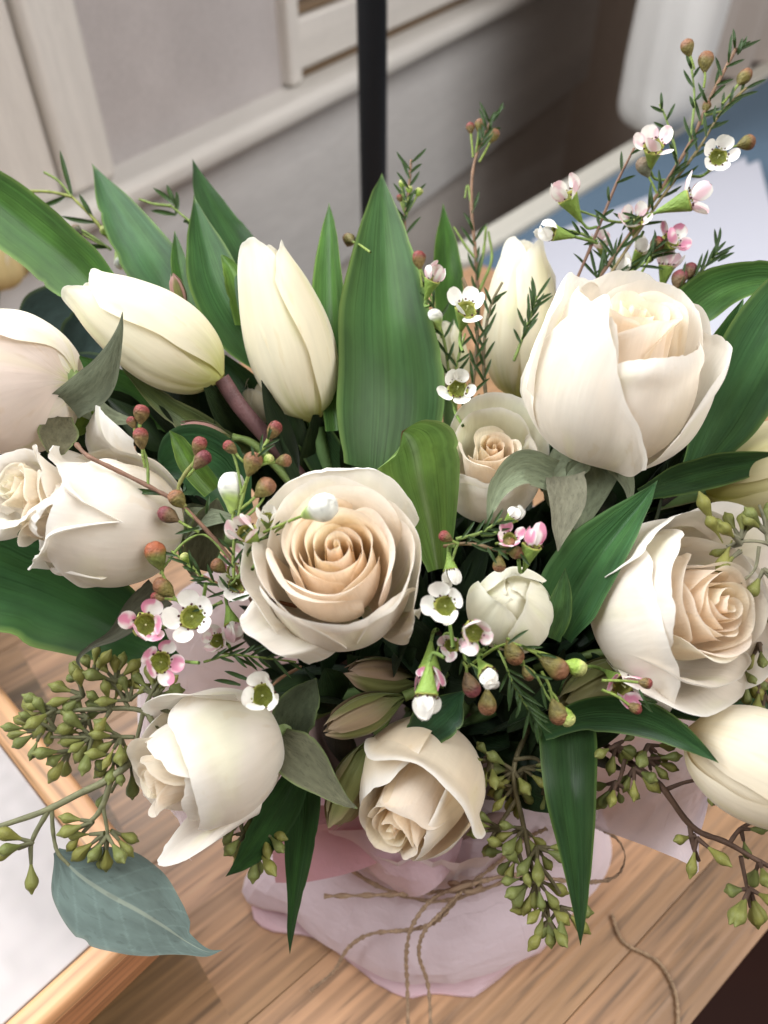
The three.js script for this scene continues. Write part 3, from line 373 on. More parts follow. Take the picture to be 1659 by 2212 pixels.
rose('large ivory rosebud at the upper right, its long front petal pointed', [1335, 815, 0.262], [0.12, 0.80, 0.58], 0.0301, { k: 2, H: 2.05, hc: 0.9, ho: 0.93, rMax: 0.46, inner: 12, inLip: 0.05, sepals: [[150, 0.9, -25, 0.26, 0.5], [95, 0.95, -50, 0.26, 0.1], [30, 0.8, -20]],
  outer: [
    { phi: 300, W: 70, r: 0.78, h: 0.98, top: 0.56, lip: 0.05 }, { phi: 170, W: 66, r: 0.84, h: 0.97, top: 0.6, lip: 0.06 }, { phi: 55, W: 70, r: 0.9, h: 0.84, top: 0.66, lip: 0.07, lipA: 2, drop: 0.08, dp: 4 },
    { phi: 285, W: 62, r: 0.92, h: 1.0, top: 0.78, lip: 0.14, lipS: 0.7, drop: 0.2 }, { phi: 10, W: 58, r: 1.03, h: 0.86, top: 0.9, lip: 0.1, lipS: 0.74, flR: 0.05, drop: 0.2 },
    { phi: 212, W: 56, r: 1.0, h: 1.0, top: 0.72, lip: 0.14, lipS: 0.8, drop: 0.22, flL: 0.06 }, { phi: 128, W: 56, r: 1.0, h: 1.0, top: 0.56, lip: 0.02, flL: 0.2, drop: 0.5, dp: 1.5, tip: 0.3, lipS: 0.9 }] });
rose('open ivory rose at the right turned to the right, peach centre among curled petals', [1450, 1320, 0.26], [0.46, 0.17, 0.87], 0.0272, { k: 3, H: 1.8, hc: 1.0, ho: 0.96, rMax: 0.6, inner: 17, inLip: 0.035,
  outer: [
    { phi: 255, W: 62, r: 0.82, h: 0.98, top: 0.72, lip: 0.1 }, { phi: 20, W: 62, r: 0.84, h: 0.95, top: 0.76, lip: 0.12 }, { phi: 130, W: 68, r: 0.9, h: 0.97, top: 0.74, lip: 0.08 },
    { phi: 300, W: 56, r: 0.96, h: 0.92, top: 1.0, lip: 0.2, lipS: 0.64 }, { phi: 15, W: 54, r: 1.0, h: 0.84, top: 1.06, lip: 0.14, lipS: 0.7 },
    { phi: 100, W: 66, r: 1.0, h: 0.88, top: 0.84, lip: 0.06, flL: 0.28, drop: 0.22 }, { phi: 190, W: 58, r: 1.12, h: 0.86, top: 1.0, lip: 0.14, flR: 0.1, drop: 0.14, dp: 3 }, { phi: 258, W: 40, r: 1.2, h: 0.85, top: 1.6, lip: 0.1, drop: 0.22 }] });
rose('half open ivory rose lying sideways at the left, its petals crumpled', [225, 1118, 0.262], [-0.87, 0.2, 0.45], 0.0226, { k: 4, H: 2.4, hc: 0.96, ho: 0.98, rMax: 0.42, inner: 10, inLip: 0.12, core: CREAM, sepals: [[60, 1.0, -10], [170, 1.3, -30, 0.2, 0.2], [300, 0.9, -10]],
  outer: [
    { phi: 20, W: 66, r: 0.8, h: 0.97, top: 0.6, lip: 0.3, lipS: 0.84 }, { phi: 150, W: 64, r: 0.84, h: 0.97, top: 0.62, lip: 0.26, lipS: 0.84 }, { phi: 265, W: 66, r: 0.86, h: 0.97, top: 0.62, lip: 0.3, lipS: 0.84 },
    { phi: 95, W: 74, r: 0.98, h: 0.86, top: 0.66, lip: 0.1, drop: 0.12 }, { phi: 200, W: 58, r: 1.0, h: 0.84, top: 0.72, lip: 0.14, drop: 0.18 }, { phi: -12, W: 46, r: 1.04, h: 0.8, top: 1.34, lip: 0.2, lipS: 0.8, wav: 0.1, flR: 0.2, drop: 0.22 }, { phi: 280, W: 60, r: 1.0, h: 0.85, top: 0.7 }] });
rose('ivory rosebud cut off by the left edge, seen from its back with green sepals', [18, 832, 0.27], [-0.97, 0.02, -0.12], 0.0246, { k: 5, noStem: true, H: 2.1, rMax: 0.4, inner: 8, sepals: [[230, 0.9, -20]],
  outer: [
    { phi: 30, W: 70, r: 0.86, top: 0.6, h: 0.98 }, { phi: 150, W: 70, r: 0.9, top: 0.6, h: 0.98 }, { phi: 270, W: 70, r: 0.9, top: 0.6, h: 0.98 },
    { phi: 85, W: 74, r: 1.0, top: 0.74, h: 0.95, color: [0.86, 0.76, 0.7] }, { phi: 5, W: 56, r: 1.03, top: 0.95, h: 0.96, lip: 0.14, flR: 0.1 }, { phi: 205, W: 66, r: 1.0, top: 0.8, h: 0.9 }] });
rose('small cream rose set deep between the tall leaf and the large upper rosebud', [1062, 1018, 0.287], [-0.08, 0.52, 0.85], 0.0185, { k: 6, H: 2.2, hc: 0.92, ho: 0.95, rMax: 0.5, inner: 10, inLip: 0.05, core: [0.88, 0.7, 0.48],
  outer: [
    { phi: 270, W: 66, r: 0.84, h: 1.0, top: 0.72, lip: 0.12, color: [0.84, 0.82, 0.66] }, { phi: 30, W: 64, r: 0.88, h: 0.94, top: 0.72, lip: 0.1 }, { phi: 150, W: 64, r: 0.9, h: 0.95, top: 0.74, lip: 0.1 },
    { phi: 90, W: 72, r: 1.0, h: 0.85, top: 0.78, lip: 0.06 }, { phi: 290, W: 60, r: 0.98, h: 1.04, top: 1.0, lip: 0.2, lipS: 0.7, color: [0.84, 0.84, 0.68] }] });
rose('closed ivory rosebud at the lower left tilted down, one petal hanging to a point', [452, 1634, 0.262], [-0.8, -0.2, 0.56], 0.0222, { k: 7, H: 2.3, hc: 0.93, ho: 0.95, rMax: 0.44, inner: 11, inLip: 0.04, core: CREAM, sepals: [[165, 1.3, -30, 0.3, 0.1]],
  outer: [
    { phi: 30, W: 70, r: 0.8, h: 0.92, top: 0.52, lip: 0.05 }, { phi: 265, W: 66, r: 0.84, h: 0.96, top: 0.56, lip: 0.1 }, { phi: 130, W: 60, r: 0.86, h: 0.82, top: 0.6, lip: 0.05 },
    { phi: 345, W: 54, r: 0.98, h: 0.88, top: 0.92, lip: 0.14, lipS: 0.75, drop: 0.34, dp: 1.7 }, { phi: 190, W: 60, r: 0.98, h: 1.0, top: 1.16, lip: 0.16, lipS: 0.75, drop: 0.34, dp: 1.7, nar: 0.55 }, { phi: 88, W: 100, r: 1.0, h: 0.77, top: 0.8, lip: 0.04, drop: 0.1, dp: 3, nu: 50 }] });
rose('half open cream rose at the bottom of the bouquet above the pink tissue', [900, 1698, 0.27], [-0.46, -0.46, 0.76], 0.0226, { k: 8, H: 2.1, hc: 0.95, ho: 0.97, rMax: 0.52, inner: 12, inLip: 0.03, core: [0.95, 0.8, 0.58],
  outer: [
    { phi: 250, W: 66, r: 0.76, h: 0.95, top: 0.42, lip: 0.04, color: CREAM }, { phi: 165, W: 66, r: 0.84, h: 0.95, top: 0.5, lip: 0.05, color: CREAM },
    { phi: 335, W: 84, r: 0.98, h: 0.88, top: 0.56, lip: 0.03, color: CREAM, nu: 48, drop: 0.1 }, { phi: 80, W: 78, r: 1.0, h: 0.86, top: 1.02, lip: 0.14, lipS: 0.72, color: CREAM, wav: 0.06, drop: 0.12 }, { phi: 205, W: 54, r: 1.0, h: 0.88, top: 0.74, lip: 0.08, color: CREAM }] });
rose('small frilly white rose at the far left before the sideways rose', [66, 1062, 0.252], [-0.5, 0.32, 0.8], 0.0118, { k: 9, H: 1.7, hc: 0.96, ho: 0.95, rMax: 0.6, inner: 9, inLip: 0.06, core: [0.94, 0.88, 0.7], noStem: true,
  outer: [
    { phi: 260, W: 62, r: 0.9, h: 0.98, top: 1.0, lip: 0.2, wav: 0.16, fr: 0.04 }, { phi: 20, W: 60, r: 0.95, h: 0.95, top: 1.0, lip: 0.2, wav: 0.16, fr: 0.04 }, { phi: 140, W: 62, r: 1.0, h: 0.92, top: 1.1, lip: 0.25, wav: 0.16, fr: 0.04 }, { phi: 90, W: 50, r: 1.05, h: 0.8, top: 1.3, lip: 0.3, wav: 0.18, fr: 0.05, nar: 0.7 }, { phi: 200, W: 46, r: 1.05, h: 0.85, top: 1.3, lip: 0.3, wav: 0.18, fr: 0.05, nar: 0.7 }] });

// ---------------------------------------------------------------- tulips
tulip('closed white tulip at the upper left leaning to the left over a purple stem', [322, 712, 0.283], [-0.82, 0.55, 0.12], 0.0166, { H: 3.75, spin: 30, top: 0.42, step: 0.09, footTo: 0.42, stem: [0.13, 0.06, 0.06], stemTo: [[520, 880, 0.29], [640, 1020, 0.30], [720, 1160, 0.31], [800, 1330, 0.32]] });
tulip('closed white tulip standing upright left of the slim and the tall centre leaves', [622, 715, 0.29], [-0.26, 0.93, 0.22], 0.0162, { H: 4.3, spin: 10, top: 0.4, step: 0.07 });
tulip('white tulip standing behind the twigs left of the large upper rosebud', [1128, 690, 0.325], [0.03, 0.97, 0.12], 0.0158, { H: 4.2, spin: 40, top: 0.42 });
tulip('white tulip cut off by the right edge near the bottom, pointing right', [1668, 1672, 0.247], [0.86, -0.36, 0.36], 0.0174, { H: 3.2, spin: 5, color: [0.9, 0.83, 0.68], foot: [0.78, 0.66, 0.4] });
tulip('yellowish white tulip cut off by the right edge beside the large upper rosebud', [1690, 1010, 0.29], [0.9, 0.3, 0.2], 0.018, { H: 3.2, color: [0.82, 0.76, 0.5], foot: [0.5, 0.5, 0.12], footTo: 0.6 });
tulip('small greenish white tulip just opening right of the middle rose', [1104, 1312, 0.249], [-0.16, 0.42, 0.89], 0.0138, { H: 2.1, spin: 45, top: 0.34, inTop: 0.2, W: 56, core: [0.9, 0.87, 0.72], color: [0.9, 0.88, 0.74], foot: [0.66, 0.7, 0.3], footTo: 0.24, lip: 0.02 });
tulip('small white tulip half hidden behind the upright stems right of the tall leaf', [968, 775, 0.325], [-0.05, 0.95, 0.2], 0.009, { H: 3.4, color: [0.84, 0.83, 0.62] });
tulip('pale tulip hidden under the upright white tulip beside the purple stem', [575, 870, 0.305], [-0.3, 0.5, 0.6], 0.0095, { H: 2.4, color: [0.82, 0.76, 0.58] });
{ const p = at(8, 545, 0.62); tulip('out of focus pale yellow tulip at the far left edge behind the leaves', [-8, 560, 0.55], [0.3, 0.5, 0.6], 0.02, { H: 2.2, color: [0.8, 0.68, 0.36], foot: [0.7, 0.55, 0.2] }); }

// ---------------------------------------------------------------- leaves
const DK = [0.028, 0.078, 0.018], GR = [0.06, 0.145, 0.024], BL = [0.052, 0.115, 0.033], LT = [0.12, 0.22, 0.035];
leaf('tall broad blue green tulip leaf standing in the centre', [[825, 1020, 0.282, 95], [838, 900, 0.287, 113], [835, 760, 0.295, 108], [828, 620, 0.306, 82], [824, 490, 0.318, 46], [824, 420, 0.325, 20], [825, 373, 0.33, 1]], { color: BL, cup: 0.16, fold: 0.1, roll: 12 });
leaf('slim upright tulip leaf between the upright tulip and the tall centre leaf', [[728, 930, 0.29, 22], [722, 800, 0.296, 32], [714, 660, 0.304, 36], [712, 560, 0.31, 26], [712, 490, 0.315, 14], [711, 438, 0.32, 1]], { color: [0.07, 0.16, 0.03], cup: 0.25, roll: -28 });
leaf('slim tulip leaf right of the tall centre leaf, partly behind twigs', [[968, 720, 0.33, 30], [966, 620, 0.338, 32], [962, 530, 0.345, 24], [957, 438, 0.352, 1]], { color: GR, roll: 20 });
leaf('wide tulip leaf entering at the upper left corner edge', [[235, 660, 0.30, 52], [160, 575, 0.305, 66], [70, 500, 0.31, 66], [-30, 420, 0.315, 58], [-140, 340, 0.32, 5]], { color: GR, roll: -15 });
leaf('pointed tulip leaf rising behind the left leaning tulip', [[430, 740, 0.30, 62], [360, 620, 0.312, 64], [300, 530, 0.32, 55], [245, 440, 0.328, 34], [198, 352, 0.335, 1]], { color: [0.06, 0.14, 0.05], roll: 18 });
leaf('dark pointed leaf farthest back above the upright tulip', [[560, 660, 0.315, 48], [520, 570, 0.325, 47], [478, 490, 0.332, 38], [440, 415, 0.338, 22], [415, 342, 0.345, 1]], { color: DK, roll: 35, edge: [0.06, 0.12, 0.04] });
leaf('broad dark leaf hugging the upright tulip on its left', [[590, 810, 0.296, 20], [530, 730, 0.298, 58], [470, 630, 0.303, 58], [440, 530, 0.31, 36], [418, 420, 0.318, 1]], { color: [0.045, 0.115, 0.03], roll: 10, cup: 0.3, fold: 0.2 });
leaf('short narrow leaf between the two left tulips', [[405, 680, 0.305, 22], [392, 600, 0.31, 20], [384, 550, 0.314, 14], [377, 498, 0.317, 1]], { color: GR });
leaf('light green curled leaf tip beside the upright tulip', [[540, 700, 0.30, 30], [512, 620, 0.302, 24], [495, 575, 0.304, 14], [478, 550, 0.306, 2]], { color: LT, cup: 0.5 });
leaf('small pale green leaf tip behind the left leaning tulip', [[260, 640, 0.30, 22], [215, 585, 0.303, 16], [190, 550, 0.306, 7], [176, 533, 0.308, 1]], { color: [0.2, 0.28, 0.08] });
leaf('bright folded tulip leaf bending over beside the middle rose, brown tip', [[945, 1230, 0.28, 26], [928, 1130, 0.276, 54], [908, 1040, 0.271, 80], [898, 985, 0.267, 90], [890, 958, 0.264, 88], [880, 942, 0.262, 60], [868, 932, 0.26, 8]], { color: [0.15, 0.255, 0.055], edge: [0.3, 0.4, 0.16], cup: 0.1, fold: 0.25, roll: 4, mid: [0.24, 0.33, 0.14], tipColor: [0.2, 0.08, 0.03] });
leaf('large folded tulip leaf pointing up right beside the small opening tulip', [[1212, 1372, 0.262, 30], [1240, 1290, 0.259, 66], [1292, 1205, 0.256, 64], [1350, 1130, 0.253, 42], [1395, 1075, 0.25, 18], [1421, 1037, 0.248, 1]], { color: [0.06, 0.15, 0.05], cup: 0.0, fold: 0.75, roll: -12, edge: [0.16, 0.28, 0.12] });
leaf('green petal like leaf clasping the small opening tulip on its right', [[1180, 1375, 0.252, 24], [1200, 1320, 0.249, 27], [1212, 1270, 0.247, 17], [1221, 1226, 0.245, 1]], { color: [0.09, 0.18, 0.06], cup: 0.4, roll: 25 });
leaf('long leaf arching over the upper right edge above other leaves', [[1440, 740, 0.30, 22], [1500, 660, 0.297, 48], [1580, 612, 0.294, 42], [1680, 600, 0.291, 26], [1760, 640, 0.29, 4]], { color: [0.07, 0.16, 0.04], cup: 0.3 });
leaf('slim rolled leaf pointing up right behind the large upper rosebud', [[1500, 860, 0.283, 24], [1545, 760, 0.28, 22], [1585, 690, 0.277, 15], [1606, 645, 0.275, 2]], { color: [0.09, 0.19, 0.06], fold: 0.7 });
leaf('broad leaf at the right edge running steeply down behind the rosebud', [[1500, 1010, 0.285, 30], [1560, 900, 0.281, 66], [1630, 760, 0.276, 78], [1700, 640, 0.272, 60], [1780, 520, 0.268, 2]], { color: [0.065, 0.15, 0.055], roll: 18, cup: 0.25 });
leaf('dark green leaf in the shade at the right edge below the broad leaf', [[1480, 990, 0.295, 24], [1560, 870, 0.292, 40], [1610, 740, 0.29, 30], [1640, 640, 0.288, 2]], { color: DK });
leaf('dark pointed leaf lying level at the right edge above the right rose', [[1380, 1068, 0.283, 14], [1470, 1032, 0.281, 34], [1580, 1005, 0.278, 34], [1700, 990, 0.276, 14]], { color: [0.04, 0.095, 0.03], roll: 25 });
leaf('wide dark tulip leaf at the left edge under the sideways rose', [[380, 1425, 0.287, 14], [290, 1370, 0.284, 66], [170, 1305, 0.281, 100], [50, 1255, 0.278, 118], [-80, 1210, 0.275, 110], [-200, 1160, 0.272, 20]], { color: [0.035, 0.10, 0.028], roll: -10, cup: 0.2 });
leaf('long pointed leaf hanging down at the lower right', [[1228, 1552, 0.272, 57], [1233, 1610, 0.266, 61], [1238, 1720, 0.258, 53], [1246, 1830, 0.257, 36], [1252, 1930, 0.258, 20], [1254, 2000, 0.259, 9], [1254, 2044, 0.26, 1]], { color: [0.035, 0.085, 0.025], roll: 12, edge: [0.2, 0.3, 0.07], cup: 0.25 });
leaf('dark leaf pointing right across the lower right white tulip', [[1170, 1575, 0.266, 22], [1280, 1540, 0.258, 36], [1390, 1548, 0.25, 40], [1470, 1588, 0.243, 27], [1520, 1622, 0.239, 12], [1554, 1649, 0.236, 1]], { color: [0.035, 0.095, 0.028], roll: 22 });
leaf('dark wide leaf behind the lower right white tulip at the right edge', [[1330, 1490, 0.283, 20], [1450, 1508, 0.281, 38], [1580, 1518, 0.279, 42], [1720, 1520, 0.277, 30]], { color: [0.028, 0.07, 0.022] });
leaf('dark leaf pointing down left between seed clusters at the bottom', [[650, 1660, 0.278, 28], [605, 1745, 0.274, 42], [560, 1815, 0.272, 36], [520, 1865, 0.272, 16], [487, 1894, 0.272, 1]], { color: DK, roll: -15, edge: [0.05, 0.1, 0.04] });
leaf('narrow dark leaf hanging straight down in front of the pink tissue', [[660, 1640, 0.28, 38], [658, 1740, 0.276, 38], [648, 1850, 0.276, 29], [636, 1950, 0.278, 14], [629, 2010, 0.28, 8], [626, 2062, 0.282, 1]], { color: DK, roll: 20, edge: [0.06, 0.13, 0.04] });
leaf('dark oval leaf behind the hanging waxflower bell under the middle', [[880, 1600, 0.268, 10], [925, 1565, 0.262, 42], [965, 1530, 0.258, 44], [1004, 1490, 0.256, 2]], { color: [0.03, 0.085, 0.035], roll: 15, cup: 0.3 });
leaf('rolled dark leaf with a torn pale edge above the sideways rose', [[520, 1110, 0.285, 30], [470, 1020, 0.283, 70], [400, 990, 0.281, 72], [345, 1010, 0.28, 20]], { color: [0.04, 0.11, 0.04], cup: 0.35, edge: [0.1, 0.2, 0.1] });
leaf('light green jagged leaf tip above the sideways rose', [[460, 1060, 0.272, 24], [410, 1000, 0.27, 26], [385, 955, 0.269, 16], [366, 930, 0.268, 2]], { color: LT, cup: 0.3 });
leaf('green strap leaf under the left leaning tulip', [[420, 940, 0.30, 20], [340, 885, 0.298, 38], [240, 825, 0.297, 34], [150, 770, 0.296, 12]], { color: [0.06, 0.15, 0.03], edge: [0.14, 0.24, 0.06] });
leaf('narrow strap leaf under the left leaning tulip nearer the middle', [[540, 985, 0.296, 16], [440, 930, 0.292, 30], [350, 870, 0.289, 22], [260, 790, 0.287, 3]], { color: [0.12, 0.15, 0.05], edge: [0.3, 0.3, 0.16] });
leaf('small yellow green leaf beside the cut off left rosebud', [[150, 940, 0.275, 6], [165, 920, 0.273, 24], [180, 890, 0.272, 24], [190, 860, 0.271, 3]], { color: [0.17, 0.26, 0.04] });
leaf('broad green leaf behind the purple tulip stem', [[690, 1040, 0.305, 46], [600, 920, 0.302, 36], [530, 830, 0.30, 28], [470, 770, 0.30, 14]], { color: [0.06, 0.14, 0.06] });
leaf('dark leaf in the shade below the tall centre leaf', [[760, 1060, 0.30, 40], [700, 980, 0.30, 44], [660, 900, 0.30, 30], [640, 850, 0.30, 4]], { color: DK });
leaf('grey green sepal like leaf behind the waxflower on the lower left rosebud', [[620, 1600, 0.278, 34], [640, 1540, 0.272, 48], [668, 1490, 0.268, 30], [683, 1464, 0.266, 2]], { color: [0.1, 0.125, 0.07], mat: M.sepal, name: 'grey_leaf', cup: 0.2 });
leaf('grey green pointed leaf beside the lower left rosebud, its dark tip bent', [[605, 1600, 0.272, 30], [650, 1640, 0.262, 52], [700, 1690, 0.256, 32], [740, 1728, 0.252, 14], [773, 1747, 0.25, 2]], { color: [0.17, 0.17, 0.105], mat: M.sepal, name: 'grey_leaf', cup: 0.2 });
leaf('brownish grey leaf right of the sideways rose', [[430, 1230, 0.272, 30], [440, 1170, 0.268, 40], [462, 1110, 0.266, 30], [470, 1075, 0.265, 3]], { color: [0.12, 0.12, 0.07], mat: M.sepal, name: 'grey_leaf' });
leaf('grey leaf with a long black hooked tip under the sideways rose', [[345, 1280, 0.266, 36], [300, 1320, 0.262, 34], [245, 1372, 0.259, 14], [195, 1398, 0.257, 6], [168, 1425, 0.256, 4], [178, 1447, 0.256, 1]], { color: [0.13, 0.13, 0.09], edge: [0.04, 0.04, 0.03], mat: M.sepal, name: 'grey_leaf', cup: 0.3 });
leaf('silvery sepal leaf standing at the left tulip from the cut off rosebud', [[140, 870, 0.262, 36], [200, 822, 0.258, 40], [238, 760, 0.255, 20], [258, 710, 0.253, 7], [265, 672, 0.252, 1]], { color: [0.22, 0.25, 0.17], edge: [0.3, 0.32, 0.22], mat: M.sepal, name: 'grey_leaf', cup: 0.4, roll: 20 });
leaf('brown edged grey leaf hanging under the cut off left rosebud', [[130, 900, 0.262, 24], [125, 940, 0.26, 42], [120, 985, 0.258, 16]], { color: [0.16, 0.15, 0.09], mat: M.sepal, name: 'grey_leaf' });
leaf('silvery drooping leaf under the large upper rosebud, bent to the left', [[1195, 1025, 0.262, 34], [1130, 1010, 0.258, 38], [1080, 1050, 0.256, 24], [1060, 1100, 0.255, 10], [1052, 1130, 0.255, 1]], { color: [0.25, 0.29, 0.18], edge: [0.32, 0.33, 0.22], mat: M.sepal, name: 'grey_leaf', cup: 0.3 });
leaf('silvery pointed leaf hanging straight down under the large upper rosebud', [[1222, 1030, 0.262, 42], [1225, 1080, 0.257, 40], [1214, 1140, 0.254, 22], [1205, 1192, 0.252, 2]], { color: [0.24, 0.23, 0.16], edge: [0.3, 0.28, 0.2], mat: M.sepal, name: 'grey_leaf', cup: 0.25 });
leaf('big blue green eucalyptus leaf at the lower left with a curled tip', [[122, 1838, 0.27, 8], [165, 1885, 0.268, 62], [230, 1930, 0.267, 92], [300, 1968, 0.267, 88], [360, 2005, 0.268, 56], [405, 2035, 0.269, 26], [450, 2056, 0.27, 9], [482, 2052, 0.271, 1]], { color: [0.135, 0.19, 0.17], edge: [0.2, 0.23, 0.19], mid: [0.26, 0.31, 0.25], midW: 0.03, mat: M.gum, name: 'eucalyptus_leaf', cup: 0.05, fold: 0.06, veins: 9, nu: 70, nv: 150, tipPale: 0.1, lop: (b) => 1 - 0.4 * sm(0.66, 0.7, b) });
for (const [i, p] of [[[40, 720, 0.36, 20], [100, 680, 0.36, 52], [170, 655, 0.36, 42], [210, 650, 0.36, 4]], [[170, 800, 0.355, 14], [185, 740, 0.355, 52], [205, 680, 0.355, 40], [215, 630, 0.355, 4]], [[260, 880, 0.35, 14], [215, 830, 0.35, 54], [170, 800, 0.35, 42], [130, 790, 0.35, 3]]].entries())
  leaf(['dark blue green round leaf farthest left behind the left tulip', 'dark blue green round leaf right behind the left tulip tip', 'dark blue green round leaf lowest behind the left tulip'][i], p, { color: [0.035, 0.07, 0.06], name: 'round_leaf', mat: M.gum, cup: 0.2, group: 'dark round leaves behind the left tulip' });

// alstroemeria buds: striped green and pink
function alstro(label, pts, R, d, pink = 0.5) {
  const a = at(pts[0], pts[1], d), b = at(pts[2], pts[3], d - 0.006), ax = b.clone().sub(a), L = ax.length(), g = thing('lily_bud', label, 'flower bud', a, new THREE.Quaternion().setFromUnitVectors(V3(0, 1, 0), ax.clone().normalize())), r = R * PX * d;
  for (let i = 0; i < 6; i++) part('petal', petalGeo(r, { prof: [[0.15, 0], [0.75, 0.25 * L / r], [1.0, 0.5 * L / r], [0.72, 0.8 * L / r], [0.2, (i % 2 ? 1.0 : 0.94) * L / r]], phi: i * 60, W: 42, spiral: 0.12, drop: 0.2, dp: 1.8, lip: 0.0, crease: 0.08, wav: 0.04, color: i % 2 ? [0.2, 0.21, 0.06] : mixC([0.26, 0.25, 0.09], [0.5, 0.27, 0.25], pink), edge: mixC([0.3, 0.28, 0.12], [0.52, 0.3, 0.29], pink), edgeS: 0.7, foot: [0.13, 0.17, 0.04], footTo: 0.6, nu: 14, nv: 18 }), M.tulip, g);
  world('stem', tube([a, a.clone().addScaledVector(ax, -0.4), a.clone().addScaledVector(ax, -0.6).lerp(V3(VASE.x, 0.13, VASE.z), 0.4), V3(VASE.x + rr(-0.02, 0.02), 0.1, VASE.z)], [0.0018], { color: [0.14, 0.2, 0.05] }), M.stem, g);
}
const mixC = (a, b, t) => a.map((x, k) => mix(x, b[k], t));
alstro('pink tipped green lily bud pointing left below the middle rose', [872, 1505, 698, 1580], 40, 0.268, 0.4);
alstro('green lily bud pointing down beside the bottom cream rose', [815, 1590, 712, 1790], 44, 0.274, 0.15);
alstro('striped lily bud lying level just under the middle rose', [905, 1470, 742, 1450], 40, 0.278, 0.5);
alstro('striped yellow green lily bud left of the faded waxflower on the right', [1400, 1440, 1205, 1525], 56, 0.272, 0.05);
alstro('pink lily bud under the left leaning tulip', [500, 945, 390, 915], 18, 0.29, 1.0);
alstro('narrow pink bud standing between the two left tulips', [400, 680, 372, 590], 15, 0.3, 0.9);

// dark leaves deep inside the bouquet
{
  const gs = [];
  for (let i = 0; i < 690; i++) {
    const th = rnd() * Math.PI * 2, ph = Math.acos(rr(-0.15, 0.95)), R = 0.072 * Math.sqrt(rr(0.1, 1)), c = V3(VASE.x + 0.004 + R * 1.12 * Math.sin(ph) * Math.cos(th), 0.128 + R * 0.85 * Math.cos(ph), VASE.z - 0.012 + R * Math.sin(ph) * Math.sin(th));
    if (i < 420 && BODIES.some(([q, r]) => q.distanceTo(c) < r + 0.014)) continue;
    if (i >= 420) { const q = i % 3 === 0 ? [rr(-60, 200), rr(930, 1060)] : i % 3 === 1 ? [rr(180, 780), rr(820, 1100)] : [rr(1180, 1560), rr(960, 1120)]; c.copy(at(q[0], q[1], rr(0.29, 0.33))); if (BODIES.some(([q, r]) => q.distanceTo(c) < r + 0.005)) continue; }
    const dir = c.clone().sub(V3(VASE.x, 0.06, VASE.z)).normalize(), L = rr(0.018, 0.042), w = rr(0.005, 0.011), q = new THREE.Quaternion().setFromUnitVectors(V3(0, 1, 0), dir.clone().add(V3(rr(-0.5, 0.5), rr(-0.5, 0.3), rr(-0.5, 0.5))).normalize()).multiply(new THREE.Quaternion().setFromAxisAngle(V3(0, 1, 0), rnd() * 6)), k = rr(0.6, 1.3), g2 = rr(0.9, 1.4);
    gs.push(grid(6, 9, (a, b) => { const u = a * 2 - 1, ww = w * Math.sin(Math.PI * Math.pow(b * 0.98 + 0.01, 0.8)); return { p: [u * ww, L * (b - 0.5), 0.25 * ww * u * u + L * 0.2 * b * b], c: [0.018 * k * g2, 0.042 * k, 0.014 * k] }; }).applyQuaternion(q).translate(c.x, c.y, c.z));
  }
  single('bouquet_greenery', mergeGeometries(gs), M.leaf, V3(VASE.x, 0.12, VASE.z), 'dark mass of leaves filling the shade between the flowers', 'greenery', null, 'stuff');
}
